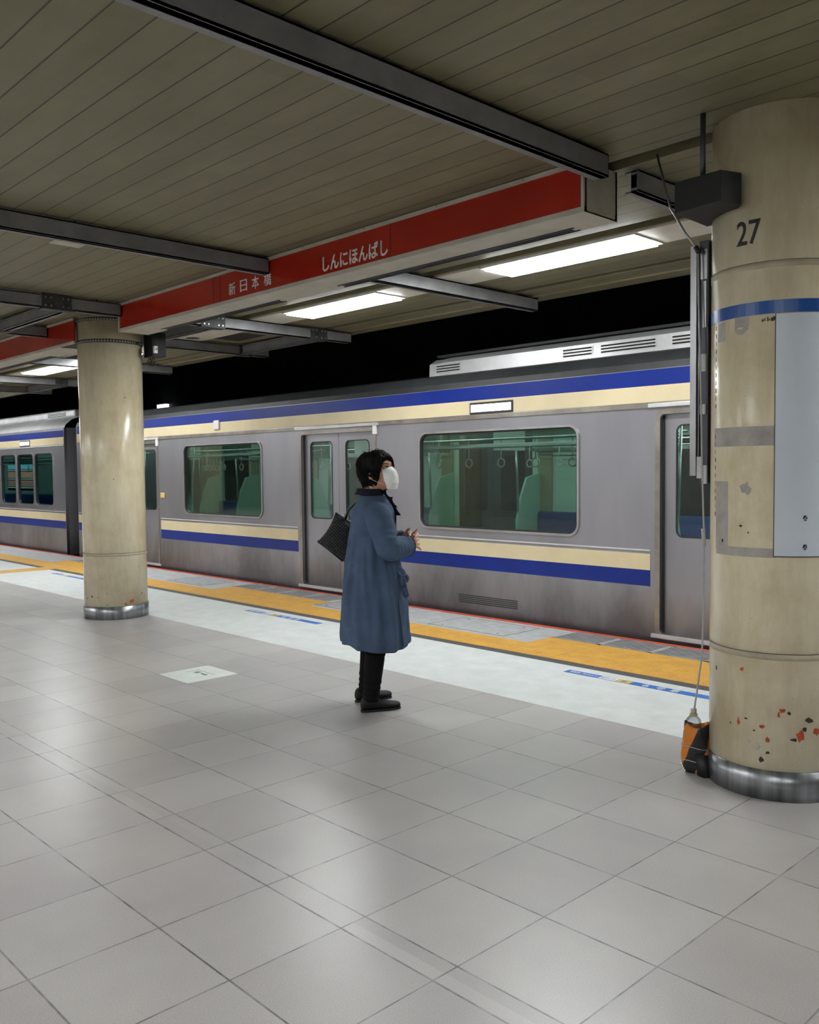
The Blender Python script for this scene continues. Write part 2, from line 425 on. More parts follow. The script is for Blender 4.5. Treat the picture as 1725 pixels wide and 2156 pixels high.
# ceiling: plank fields with two dark recess slots
cz = 2.9
struct(MB().box(XL, XR, -7, 3.78, cz, cz+.05).box(XL, XR, 3.90, 4.82, cz, cz+.05).box(XL, XR, 4.94, 5.87, cz, cz+.05).box(XL, XR, 5.95, 6.17, cz, cz+.05)
       .build('ceiling', m_planks), 'olive beige plank ceiling over the platform', 'ceiling')
struct(MB().box(XL, XR, 3.7, 6.4, cz+.12, cz+.16).box(XL, XR, 6.40, 6.43, cz+.03, 4.5).build('trim_8', m_void), 'dark void above the ceiling gaps', 'ceiling void')
struct(MB().box(XL, XR, 6.175, 6.36, cz-.012, cz+.06).build('trim_9', m_planks), 'narrow beige board along the track side edge of the ceiling', 'ceiling edge')
# recess covers either side of the lamps
LX = []
for bay in range(-6, 2):
    c0 = -5.05+bay*6.64
    for d in ((-1.06, .78) if bay == -1 else (-1.18, 1.28)): LX.append(c0+d)
LX = [q for q in LX if XL+1 < q < XR-1]
cv = MB(); prev = XL
for q in LX:
    cv.box(prev, q-.655, 4.965, 5.345, cz-.012, cz+.0); prev = q+.655
cv.box(prev, XR, 4.965, 5.345, cz-.012, cz+.0)
struct(cv.build('trim_10', m_cover), 'smooth pale cover strip in the ceiling between the lit lamp panels', 'ceiling strip')
struct(bevel(MB().box(-5.80, -5.62, 2.36, 2.56, cz-.006, cz).build('trim_11', m_beige), .002), 'small pale access panel set in the plank ceiling', 'ceiling panel')

# ---- lamps
def lamp():
    root = empty('ceiling_lamp', (0, 0, cz))
    MB().box(-.62, .62, -.155, .155, -.034, -.006).build('lamp_lens', m_lens, root)
    f = MB(); f.box(-.65, .65, -.18, -.157, -.02, 0).box(-.65, .65, .157, .18, -.02, 0).box(-.65, -.622, -.157, .157, -.02, 0).box(.622, .65, -.157, .157, -.02, 0)
    f.build('frame', m_lampend, root)
    return root
lp = lamp(); first = True
lab = {}
for row, yy in (('track', 5.155), ('middle', -.9), ('far', -5.2)):
    for q in LX:
        if q < -27 or q > 6: continue
        o = lp if first else copy_tree(lp); first = False
        o.location = (q, yy, cz)
        if row == 'track':
            if abs(q+3.77) < .1: l = 'lit ceiling lamp panel nearest the right hand pillar, large and bright'
            elif abs(q+6.23) < .1: l = 'lit ceiling lamp panel midway along, under the kana name on the red fascia'
            elif abs(q+12.75) < .1: l = 'lit ceiling lamp panel left of the left hand pillar'
            elif q > 2: l = 'lit ceiling lamp panel second to the right of the right hand pillar'
            elif q > -3: l = 'lit ceiling lamp panel just right of the right hand pillar'
            elif q > -11: l = 'lit ceiling lamp panel hidden behind the left hand pillar'
            elif q > -18: l = 'lit ceiling lamp panel beyond the far left pillar'
            else: l = 'distant lit ceiling lamp panel %s the far left pillar' % ('second beyond' if q > -21 else 'well beyond' if q > -24.5 else 'farthest beyond')
        else: l = 'lit ceiling lamp panel of the %s row behind the viewer' % row
        tag(o, l, 'ceiling lamp', {'track': 'ceiling lamp panels above the platform edge', 'middle': 'ceiling lamp panels of the middle row', 'far': 'ceiling lamp panels of the far row'}[row])

# ---- fascia along the pillar line
def fascia(x0, x1, slots, label, ext=0.):
    root = empty('red_fascia', (x0, 3.65, 2.66))
    L = x1-x0
    MB().box(0, L+ext, 0, .012, .018, .215).build('red_panel', m_redpanel, root)
    b = MB().box(0, L+ext, -.012, .0, .215, .236).box(0, L, 0, .02, .215, .236).box(0, L+ext, -.006, .014, -.006, .018)
    b.box(0, L, -.004, .20, -.008, -.002).box(0, L, .255, .275, -.008, .015)
    prev = 0
    for a, c in slots:
        b.box(prev, a-x0, .20, .255, -.008, -.002); prev = c-x0
    b.box(prev, L, .20, .255, -.008, -.002)
    b.box(0, L, .26, .275, .0, .236)
    for xx in (0, L-.012): b.box(xx-.004, xx+.012, .013 if ext and xx else -.012, .275, -.01, .236)
    b.build('aluminium_trim', m_beige, root)
    d = MB(); prev = 0
    for a, c in slots:
        MB().box(a-x0, c-x0, .203, .254, -.006, -.002).build('slot_recess', m_void, root)
        d = MB()
        for k in (0, 1, 2): d.box(a-x0, c-x0, .206+.017*k, .212+.017*k, -.012, .002)
        d.box(a-x0-.03, c-x0+.03, .196, .201, -.014, -.006).box(a-x0-.03, c-x0+.03, .254, .259, -.014, -.006)
        d.build('slot_diffuser', m_galvd, root)
    for jx in (-5.93, -5.83, -3.95, -2.1, -10.6, -12.5):
        if x0 < jx < x1: MB().box(jx-x0-.002, jx-x0+.002, -.0015, 0, .018, .215).build('panel_joint', m_rubber, root)
    n = int(L/.62)
    for k in range(n+1): MB().box(.2+k*.62, .206+k*.62, -.0135, -.012, .225, .231).build('screw', m_galvd, root)
    tag(root, label, 'station fascia'); return root
fa = fascia(-7.475, -2.56, [(-7.07, -5.38), (-4.66, -2.8)], 'red fascia with the white station name between the two pillars')
fascia(-14.1, -8.76, [(-13.8, -12.2), (-11.1, -9.5)], 'red fascia running on to the left behind the left hand pillar', .33)
fascia(-20.8, -15.4, [], 'far red fascia beyond the next pillar on the left')
fascia(-.95, 4.6, [(-.6, 1.)], 'red fascia to the right of the right hand pillar')
def fascia_text(body, cx, czz, size, wid, off):
    me = text_mesh(body, size, .0008, off)
    xs = [v.co.x for v in me.vertices]; wd = max(xs)-min(xs); cxx = (max(xs)+min(xs))/2
    zs = [v.co.y for v in me.vertices]; cy = (max(zs)+min(zs))/2
    k = wid/wd
    me.transform(Matrix(((k,0,0,cx+7.475-cxx*k),(0,0,-1,-.0015),(0,1,0,czz-2.66-cy),(0,0,0,1))))
    return mkobj('station_name', me, m_letter, fa)
fascia_text('しんにほんばし', -4.283, 2.747, .108, .625, .0022)
for ch, cx in zip('新日本橋', (-5.665, -5.515, -5.365, -5.215)): fascia_text(ch, cx, 2.753, .098, .088, .0004)

# ---- ceiling beams (channel section)
def channel(mb, x0, x1, y0, y1, z0, z1):
    mb.box(x0, x1, y0, y1, z0, z0+.008).box(x0, x1, y0, y1, z1-.008, z1)
    mx = (x0+x1)/2
    if y1-y0 > x1-x0: mb.box(mx-.004, mx+.034, y0, y1, z0+.02, z1-.02).box(mx-.004, mx+.028, y0, y1, z0, z1).box(mx+.034, mx+.036, y0, y1, z0+.03, z0+.032)
    else:
        my = (y0+y1)/2
        mb.box(x0, x1, my-.034, my+.004, z0+.02, z1-.02).box(x0, x1, my-.028, my+.004, z0, z1)
    return mb
def beam(xf, y0, y1, label, plates=(), z0=2.78, z1=2.885):
    root = empty('ceiling_beam', (xf, y0, z0))
    m = MB(); channel(m, -.076, .0, 0, y1-y0, 0, z1-z0).box(-.076, 0, y1-y0-.004, y1-y0, 0, z1-z0)
    m.box(-.006, .0, 0, y1-y0, .0, z1-z0)
    m.build('channel_rail', m_beam, root)
    for a, b in plates:
        q = MB().box(.0, .006, a-y0, b-y0, -.01, z1-z0+.01).box(-.082, -.0, a-y0, b-y0, -.012, -.004)
        bevel(q.build('splice_plate', m_beamdark, root), .002)
        bt = MB()
        for yy in (a+.03, a+.075, b-.075, b-.03):
            for zz in (.018, .085): bt.tube([(.006, yy-y0, zz), (.012, yy-y0, zz)], .008, 8)
        bt.build('bolt', m_galv, root)
    g = MB()
    n = max(1, int((y1-y0)/1.1))
    for k in range(n+1):
        yy = .2+(y1-y0-.4)*k/n
        g.tube([(-.04, yy, z1-z0), (-.04, yy, 2.93-z0)], .008, 6)
    g.build('hanger_rod', m_galvd, root)
    return tag(root, label, 'ceiling beam')
NB = 'grey ceiling beam on the viewer side of the red fascia, '
FB = 'grey ceiling beam on the track side of the red fascia, '
beam(-5.18, -6, 3.64, NB+'crossing the top of the photo to the kanji name')
beam(-7.42, -6, 3.64, NB+'meeting it above the left hand pillar', [(2.95, 3.2)])
beam(-9.04, -6, 3.64, NB+'just beyond the left hand pillar')
beam(-11.8, -6, 3.64, NB+'second beyond the left hand pillar')
beam(-14.06, -6, 3.64, NB+'third beyond the left hand pillar')
beam(-2.42, -6, 3.64, NB+'high above the viewer beside the right hand pillar')
beam(-4.86, 3.93, 6.23, FB+'ending between the two lit lamps')
beam(-7.40, 3.93, 6.25, FB+'with bolted plate under the slot diffuser', [(4.42, 4.68), (5.7, 5.92)])
beam(-8.96, 3.93, 6.27, FB+'just right of the left hand pillar', [(5.86, 6.02)])
beam(-11.33, 3.93, 6.3, FB+'tip showing right of the left pillar above the dark tunnel')
beam(-13.9, 3.93, 6.28, FB+'left of the left hand pillar below the lit lamp', [(5.7, 5.9)])
beam(-15.46, 3.93, 6.28, FB+'second to the left of the left hand pillar', [(5.0, 5.2)])
beam(-2.44, 3.93, 6.23, FB+'dark one beside the right hand pillar number')
def brace(x0, x1, yc, label):
    root = empty('ceiling_brace', (x0, yc, 2.78))
    m = MB(); channel(m, 0, x1-x0, -.038, .038, 0, .1); m.build('channel_rail', m_beam, root)
    for q in (0, x1-x0-.02): MB().box(q-.04, q+.06, -.05, .05, -.006, 0).build('joint_plate', m_beamdark, root)
    return tag(root, label, 'ceiling brace')
brace(-8.96, -7.48, 3.19, 'grey brace joining two beams in front of the left hand pillar')
brace(-8.88, -7.47, 5.88, 'grey brace joining two beams on the track side, right of the left pillar')
brace(-8.88, -7.47, 4.62, 'grey brace joining two beams just behind the left hand pillar')
brace(-15.4, -13.98, 5.88, 'grey brace joining two beams far left above the tunnel')
brace(-2.40, -.8, 4.62, 'dark brace above the right hand pillar')
# speaker disc in ceiling
t = empty('ceiling_speaker', (-8.80, 5.15, cz))
MB().lathe([(.10, 0), (.10, -.012), (.085, -.014)], n=32).build('rim', m_cover, t)
MB().lathe([(.083, -.013), (.07, -.015)], n=32).build('speaker_grille', m_rubber, t)
tag(t, 'round dark ceiling speaker in a pale rim between the beams right of the left pillar', 'ceiling speaker')
t = MB().box(-8.75, -8.2, 5.35, 5.7, cz-.004, cz-.001).build('trim_12', m_void)
struct(t, 'dark open ceiling hatch between the beams right of the left pillar', 'ceiling hatch')

# ================================================================ PILLARS
def pillar(c, r, label, band=.125, seams=()):
    root = empty('round_pillar', (c[0], c[1], 0))
    MB().lathe([(r, .02), (r, 2.97)], n=96).build('shaft', m_pillar, root)
    MB().lathe([(r+.001, -.0), (r+.008, .001), (r+.008, band), (r+.001, band+.001)], n=96).build('steel_skirting', m_band, root)
    for z in seams:
        MB().lathe([(r-.001, z-.014), (r+.0022, z-.013), (r+.0022, z+.013), (r-.001, z+.014)], n=96, cap=False).build('joint_ring', m_seam, root)
        MB().lathe([(r, z+.0125), (r+.0028, z+.013), (r+.0028, z+.0145), (r, z+.015)], n=96, cap=False).build('joint_line', m_darkchip, root)
    return tag(root, label, 'pillar')
RPc, RPr = (-1.727, 3.932), .288
LPc, LPr = (-8.37, 3.98), .30
pr = pillar(RPc, RPr, 'large cream pillar on the right with blue tape, number 27 and sign board', .127, (2.245, .612))
pl = pillar(LPc, LPr, 'cream pillar on the left with two perforated straps at its top', .125, (.623,))
pillar((-15.01, 3.95), .295, 'far cream pillar beyond the left edge', .125, (.62,))
pillar((4.9, 3.95), .295, 'cream pillar out of view to the right', .125, (.62,))
# left pillar
for z in (2.663, 2.868):
    s = MB().lathe([(LPr+.001, -.016), (LPr+.006, -.016), (LPr+.006, .016), (LPr+.001, .016)], n=96, cap=False)
    o = s.build('perforated_strap', m_perf, pl); o.location = (0, 0, z)
    e = MB()
    for a in (-155, 25+5):
        ca, sa = cos(R(a)), sin(R(a))
        e.tube([(ca*(LPr+.004), sa*(LPr+.004), 0), (ca*(LPr+.055), sa*(LPr+.055), 0)], (.012), 8)
    q = e.build('strap_lug', m_galvd, o)
ch = MB()
for az, z, a, b, sd, mi in ((3.1, .168, .026, .022, 1, 0), (-8.9, .146, .012, .014, 2, 0), (-72.8, .224, .012, .012, 3, 1), (-40.2, .256, .004, .006, 4, 1), (-60, .215, .006, .004, 12, 1),
                            (-41.6, .146, .005, .005, 5, 1), (-25, 1.351, .008, .005, 6, 1), (-.9, 2.13, .010, .006, 7, 1), (20, .50, .005, .006, 8, 1), (-88, .2, .01, .007, 9, 1), (28, .23, .006, .010, 10, 0)):
    blob_patch(ch, az, z, a, b, LPr, sd, mi)
ch.build('paint_chips', [m_rust, m_darkchip], pl)
# right pillar
cyl_patch(-180, 180, 2.043, 2.097, RPr, .0015, 96).build('blue_tape', m_bluetape, pr)
ch = MB()
for az, z, a, b, sd, mi in ((-94.9, .545, .010, .010, 21, 0), (-98.1, .316, .007, .018, 22, 0), (-77.8, .311, .012, .010, 23, 0), (-73.2, .258, .010, .013, 24, 0), (-61.7, .387, .014, .010, 25, 0), (-64.5, .37, .007, .014, 31, 0),
                            (-56.5, .379, .008, .01, 26, 1), (-47.6, .284, .017, .028, 27, 0), (-52.5, .267, .02, .008, 28, 1), (-72.8, .203, .010, .007, 29, 1), (-78, .172, .012, .013, 30, 1),
                            (-125.9, .52, .005, .010, 32, 1), (-97.2, 1.16, .008, .005, 33, 1), (-90.3, 1.132, .004, .004, 34, 1), (-117.3, 1.091, .007, .008, 35, 1), (-44, .31, .01, .01, 36, 1),
                            (-91, .335, .008, .004, 37, 1), (-84, .29, .006, .004, 38, 1), (-106, .30, .004, .005, 39, 1), (-69.5, 1.10, .004, .007, 40, 0), (-40, .35, .02, .012, 41, 1), (-33, .3, .018, .02, 42, 0)):
    blob_patch(ch, az, z, a, b, RPr, sd, mi)
ch.build('paint_chips', [m_rust, m_darkchip], pr)
g = MB(); blob_patch(g, -81.2, .223, .016, .013, RPr, 51); blob_patch(g, -88, .238, .008, .007, RPr, 52); g.build('grey_smudge', m_residue, pr)
res = MB()
cyl_patch(-133, -68.3, 1.499, 1.581, RPr-.0005, .0012, mb=res)
cyl_patch(-128.5, -111.0, 1.05, 1.349, RPr-.0005, .0012, mb=res)
cyl_patch(-127.5, -68.3, 1.03, 1.069, RPr-.0003, .0012, mb=res)
cyl_patch(-126.3, -115.3, 1.954, 2.035, RPr-.0005, .0012, mb=res)
cyl_patch(-104.4, -91, 2.0, 2.04, RPr-.0005, .0012, mb=res)
blob_patch(res, -98, 1.99, .038, .028, RPr, 61); blob_patch(res, -93.5, 1.32, .026, .028, RPr, 62)
res.build('tape_residue', m_residue, pr)
s = MB()
for k in range(22):
    z = 2.02-.034*k-(.0 if k < 11 else .1)
    s2 = random.random()
    cyl_patch(-130.6, -129.4-1.2*s2, z-.010, z+.008, RPr, .001, 1, mb=s)
s.build('old_glue_marks', m_darkchip, pr)
s = MB()
for k, (a, b) in enumerate(((-80.5, -79), (-78.6, -77.9), (-76.2, -75.2), (-74.8, -74), (-73.4, -70.8), (-72, -69.8))): cyl_patch(a, b, 2.012+.003*(k % 2), 2.022+.004*(k % 3), RPr, .001, 1, mb=s)
s.build('scribbled_marks', m_darkchip, pr)
def wrap_text(body, size, az, z, r, wid, mat_, parent, name, hgt=None):
    me = text_mesh(body, size, .0008, .0012)
    xs = [v.co.x for v in me.vertices]; ys = [v.co.y for v in me.vertices]
    cx, cy = (max(xs)+min(xs))/2, (max(ys)+min(ys))/2; k = wid/(max(xs)-min(xs)); ky = (hgt/(max(ys)-min(ys))) if hgt else 1
    for v in me.vertices:
        a = R(az)+(v.co.x-cx)*k/r; rr = r+v.co.z+.001
        v.co = (rr*cos(a), rr*sin(a), z+(v.co.y-cy)*ky)
    return mkobj(name, me, mat_, parent)
wrap_text('27', .14, -92.3, 2.389, RPr+.001, .105, m_black, pr, 'pillar_number', .102)
# curved sign board
sb = empty('sign_board', (RPc[0], RPc[1], 0))
b = MB(); cyl_patch(-69.4, -18, 1.038, 2.038, RPr+.002, .005, 24, mb=b); b.build('board', m_panelw, sb)
b = MB(); cyl_patch(-69.9, -69.3, 1.036, 2.040, RPr+.001, .0065, 1, mb=b); cyl_patch(-69.9, -18, 1.0345, 1.0385, RPr+.001, .0065, 24, mb=b); b.build('dark_edge', m_darkchip, sb)
wrap_text('※', .04, -46.0, 1.197, RPr+.0072, .018, m_black, sb, 'printed_mark')
wrap_text('※', .04, -46.0, 1.077, RPr+.0072, .018, m_black, sb, 'printed_mark')
tag(sb, 'blank pale blue white notice board wrapped round the right hand pillar', 'notice board')

# metal channel on the right pillar's track side
g = empty('cable_channel', (-2.05, 3.83, 0))
MB().box(-.046, -.016, -.012, .05, 1.372, 2.424).build('front_flange', m_galv, g)
bevel(MB().box(-.010, .035, .004, .06, 1.335, 2.445).build('channel_body', m_galvd, g), .003)
MB().box(.012, .028, -.004, .006, 2.05, 2.26).build('bright_rib', m_galv, g)
MB().box(-.002, .03, .0, .004, 2.27, 2.405).build('bracket_plate', m_galv, g)
MB().tube([(-.008, -.002, 1.36), (-.008, -.002, 2.36)], .004, 8).build('inner_rod', m_galv, g)
for z0, z1, xa, xb in ((1.85, 1.93, .0, .028), (1.655, 1.70, .0, .026), (1.36, 1.46, -.014, .010), (1.335, 1.42, .012, .034)): MB().box(xa, xb, -.006, .004, z0, z1).build('white_tape', m_tape, g)
tag(g, 'upright steel cable channel fixed to the left side of the right hand pillar', 'cable channel')
jb = empty('junction_box', (-1.95, 3.66, 2.50))
bevel(MB().poly([(-.06, -.14, 0), (.16, -.16, 0), (.20, -.055, 0), (.085, .105, 0), (-.068, .165, 0)], (0, 0, .13)).build('housing', m_boxblack, jb), .004)
MB().tube([(.05, -.10, .13), (.05, -.10, .40)], .012, 8).build('conduit', m_galvd, jb)
tag(jb, 'dark box mounted on the right hand pillar just above the number 27', 'junction box')
# drip hose
hp = [(-2.175, 3.80, 2.60), (-2.115, 3.80, 2.49), (-2.052, 3.805, 2.40), (-2.046, 3.80, 2.2), (-2.036, 3.80, 1.896), (-2.028, 3.80, 1.593), (-2.022, 3.80, 1.354), (-2.010, 3.795, 1.10), (-2.008, 3.79, .9), (-2.008, 3.79, .72), (-2.012, 3.785, .543), (-2.030, 3.782, .40), (-2.044, 3.78, .30), (-2.046, 3.78, .27)]
hs = empty('drip_hose', (-2.046, 3.78, .25))
def off(pts, o): return [Vector(p)-Vector(o) for p in pts]
MB().tube(off([(-2.26, 3.80, 2.88), (-2.19, 3.80, 2.62)]+hp[1:3], hs.location), .0055, 8).build('steel_pipe', m_galv, hs)
MB().tube(off(hp[2:], hs.location), .0042, 8).build('clear_tube', m_hose, hs)
MB().tube(off([(-2.062, 3.803, 2.415), (-2.046, 3.803, 2.385)], hs.location), .012, 8).build('hose_clamp', m_rubber, hs)
MB().tube(off([(-2.013, 3.792, 1.13), (-2.006, 3.790, 1.05)], hs.location), .009, 8).build('hose_joint', m_hose, hs)
tag(hs, 'thin clear drip hose running down beside the right pillar into a bottle', 'hose')

# bottle
bt = empty('drip_bottle', (-2.046, 3.775, 0))
MB().lathe([(.025, .012), (.033, .02), (.034, .19), (.036, .205), (.037, .225), (.033, .243), (.020, .258), (.0135, .264), (.0135, .275)], n=28, cap=False).build('bottle_body', m_pet, bt)
MB().lathe([(.012, .262), (.0185, .264), (.0185, .269), (.012, .271)], n=24).build('neck_ring', m_capyellow, bt)
MB().lathe([(.0115, .27), (.0135, .272), (.0135, .293), (.006, .295)], n=24).build('bottle_cap', m_hose, bt)
MB().lathe([(.020, .013), (.0315, .02), (.0320, .20), (.012, .201)], n=24).build('collected_water', mat('murky water', (.28, .27, .27), .1), bt)
tag(bt, 'clear plastic bottle with yellow neck ring catching drips inside the striped bag', 'bottle')
# striped bag
bg = empty('striped_bag', (-2.030, 3.775, 0))
def bag_rings(dr, zs):
    rings = []
    for z, rx, ry in zs:
        ring = []
        for k in range(64):
            a = 2*pi*k/64
            n_ = .004*sin(a*5+z*30)+.006*noise.noise(Vector((cos(a)*2, sin(a)*2, z*14)))
            zz = z+(.012*sin(a*2+.6) if z > .15 else 0)
            ring.append(Vector((cos(a)*(rx+dr+n_), sin(a)*(ry+dr+n_), zz)))
        rings.append(ring)
    return rings
zs = [(.004, .050, .046), (.02, .060, .052), (.045, .066, .056), (.08, .069, .056), (.11, .068, .054), (.14, .064, .052), (.17, .060, .050), (.20, .057, .048), (.225, .055, .046)]
mb = MB(); mb.loft(bag_rings(0, zs)+bag_rings(-.003, zs[::-1]), cap=True)
for f in mb.bm.faces:
    c = f.calc_center_median(); a = math.atan2(c.y, c.x)
o = mb.build('bag_cloth', m_orange, bg)
m_oh = NT('orange and black hazard cloth'); v, oo = m_oh.coord()
# stripes run up to the right across the cloth (a = arc length round the bag)
arc = m_oh.math('MULTIPLY', m_oh.math('ARCTAN2', oo[0], m_oh.math('MULTIPLY', oo[1], -1.)), .062)
ph = m_oh.math('FRACT', m_oh.math('ADD', m_oh.math('DIVIDE', m_oh.math('SUBTRACT', m_oh.math('MULTIPLY', arc, 1.25), m_oh.math('MULTIPLY', oo[2], .62)), .21), .90))
m_oh.color(m_oh.mix(m_oh.math('GREATER_THAN', ph, .50), (.60, .18, .012), (.008, .008, .009))); m_oh.set(.55)
m_oh.bump(m_oh.noise(v, 30, 3), .4, .01)
o.data.materials[0] = m_oh.m
for z in (.125, .06):
    MB().tube([(cos(a)*.0705, sin(a)*.0585, z+.004*sin(a*3)) for a in [2*pi*k/40 for k in range(41)]], .0022, 6).build('binding_wire', m_galv, bg)
fl = MB(); fl.loft([[(.02, -.052, .10), (.05, -.050, .10), (.075, -.030, .10)], [(.03, -.057, .05), (.06, -.054, .05), (.085, -.036, .05)], [(.035, -.060, .006), (.07, -.060, -.0), (.092, -.045, .004)]], closed=False, cap=False)
q = fl.build('loose_corner', m_hazblack, bg); q.modifiers.new('s', 'SOLIDIFY').thickness = .003
gm = MB()
for k in range(4): gm.tube([(-.058+.006*k, -.036, .042-.010*k), (-.052+.006*k, -.040, .034-.010*k)], .004, 6, round_ends=True)
gm.build('foil_scrap', m_chrome, bg)
tag(bg, 'orange and black striped cloth bag at the foot of the right hand pillar', 'bag')

# black box by the left pillar
bx = empty('black_speaker_box', (-8.14, 4.32, 2.50))
bevel(MB().box(-.06, .11, -.07, .08, .04, .28).build('housing', m_boxblack, bx), .006)
MB().tube([(.12, -.05, .30), (.12, -.05, -.02)], .002, 6).build('hanging_wire', m_galvd, bx)
cb = MB()
for k, rr in enumerate((.035, .045)): cb.tube([(.0+.05*k+rr*cos(a), -.04, .0+rr*sin(a)) for a in [2*pi*j/16 for j in range(17)]], .004, 6)
cb.tube([(.04, -.04, -.01), (.09, -.05, .05), (.11, -.06, .10)], .006, 6); cb.build('cable_loops', m_rubber, bx)
tag(bx, 'black box with looped cables hung behind the top of the left hand pillar', 'speaker box')
cl = empty('small_camera', (-7.985, 4.26, 2.60))
bevel(MB().box(-.012, .014, -.02, .02, -.035, .035).build('camera_body', mat('white plastic', (.8, .82, .8), .4), cl), .004)
MB().tube([(.014, 0, 0), (.05, -.01, .002)], .006, 8).build('lens', m_chrome, cl)
tag(cl, 'small white camera beside the black box at the top of the left pillar', 'camera')

# ================================================================ FLOOR ITEMS
def sticker(x0, label):
    L = 1.18; r = empty('floor_sticker', (x0, 5.012, 0))
    MB().box(0, L, 0, .078, 0, .0012).build('sticker_base', m_sticker, r)
    a = MB().box(.28, .41, .004, .074, .0012, .0018); a.build('white_block', m_letter, r)
    MB().box(.41, .52, .004, .074, .0012, .0018).build('yellow_block', m_stickyel, r)
    def tx(body, size, x, m, wid, ky=1.):
        me = text_mesh(body, size, .0003, .0008); xs = [v.co.x for v in me.vertices]; k = wid/(max(xs)-min(xs)); c0 = (max(xs)+min(xs))/2
        ys = [v.co.y for v in me.vertices]; cy = (max(ys)+min(ys))/2
        me.transform(Matrix(((k,0,0,x-c0*k),(0,ky,0,.039-cy*ky),(0,0,1,.0018),(0,0,0,1)))); return mkobj('lettering', me, m, r)
    tx('乗車位置・列にならんで', .036, .145, m_letter, .22); tx('E217', .05, .345, m_sticker, .10); tx('系', .05, .465, m_signink, .05)
    tx('6', .08, .63, m_letter, .045); tx('号', .07, .735, m_letter, .06); tx('車', .07, .835, m_letter, .06)
    return tag(r, label, 'floor sticker')
sticker(-3.702, 'long blue sticker reading 6 on the white band nearest the right hand pillar')
sticker(-7.665, 'long blue sticker with white characters on the white band left of the woman')
sticker(-12.55, 'blue sticker on the white band behind the left hand pillar')
st = empty('floor_sign_tile', (-5.69, 2.998, 0))
MB().box(.003, .397, .003, .397, 0, .0015).build('tile_face', m_signtile, st)
k = MB().box(.085, .088, .17, .27, .0015, .002).box(.075, .305, .265, .269, .0015, .002).box(.02, .022, .30, .30, .0015, .002)
k.poly([(.20, .215, .0015), (.245, .215, .0015), (.245, .20, .0015), (.275, .223, .0015), (.245, .246, .0015), (.245, .232, .0015), (.20, .232, .0015)], (0, 0, .0006))
k.box(.125, .13, .20, .245, .0015, .002).box(.14, .16, .20, .245, .0015, .002).box(.17, .175, .20, .245, .0015, .002).box(.125, .175, .22, .225, .0015, .002)
k.build('arrow_pictogram', m_signink, st)
tag(st, 'white square floor tile with a worn arrow and pictogram left of the woman', 'floor sign')
def grating(x0, label):
    r = empty('drain_grating', (x0, 5.97, 0)); L = 1.86; W = .335
    MB().box(0, L, 0, W, 0, .001).build('pit', m_void, r)
    b = MB()
    for i in range(5):
        xx = i*L/4; b.box(max(0, xx-.022), min(L, xx+.022), 0, W, .001, .004)
    b.box(0, L, 0, .012, .001, .004).box(0, L, W-.012, W, .001, .004)
    for j in range(1, 8): b.box(0, L, j*W/8-.009, j*W/8+.009, .001, .003)
    b.build('grate_bars', m_grate, r); return tag(r, label, 'drain grating')
grating(-4.53, 'steel drain grating in the platform edge near the right hand pillar')
grating(-9.40, 'steel drain grating in the platform edge left of the woman')
grating(-14.17, 'steel drain grating in the platform edge behind the left pillar')
def hatch(x0, x1, label, m=None):
    r = empty('inspection_cover', (x0, 5.73, 0)); L = x1-x0
    MB().box(0, L, 0, .5, 0, .001).build('cover_plate', m or m_hatch, r)
    b = MB()
    for q in ((0, L, 0, .006), (0, L, .494, .5), (0, .006, 0, .5), (L-.006, L, 0, .5)): b.box(q[0], q[1], q[2], q[3], .001, .0018)
    for q in (.12, L-.12): b.box(q-.015, q+.015, .06, .075, .001, .0018).box(q-.015, q+.015, .42, .435, .001, .0018)
    b.build('cover_seam', m_pathline, r); return tag(r, label, 'inspection cover')
hatch(-5.75, -4.85, 'grey inspection cover in the edge slabs to the right of the woman', m_slab)
hatch(-10.6, -9.75, 'grey inspection cover in the edge slabs left of the drain grating')
hatch(-7.45, -6.6, 'grey inspection cover in the edge slabs behind the woman')

# ================================================================ TRAIN
TY = 6.47; TZ0 = -.03
def pane_at(parent, name, x0, x1, z0, z1, r, yy, m, th=.006):
    me = plate(rrect(x0, x1, z0, z1, r), [], th); return mkobj(name, me, m, parent, (0, yy, 0))
def ring_at(parent, name, x0, x1, z0, z1, r, wd, yy, m, th=.01):
    me = plate(rrect(x0-wd, x1+wd, z0-wd, z1+wd, r+wd), [rrect(x0, x1, z0, z1, r)], th); return mkobj(name, me, m, parent, (0, yy, 0))

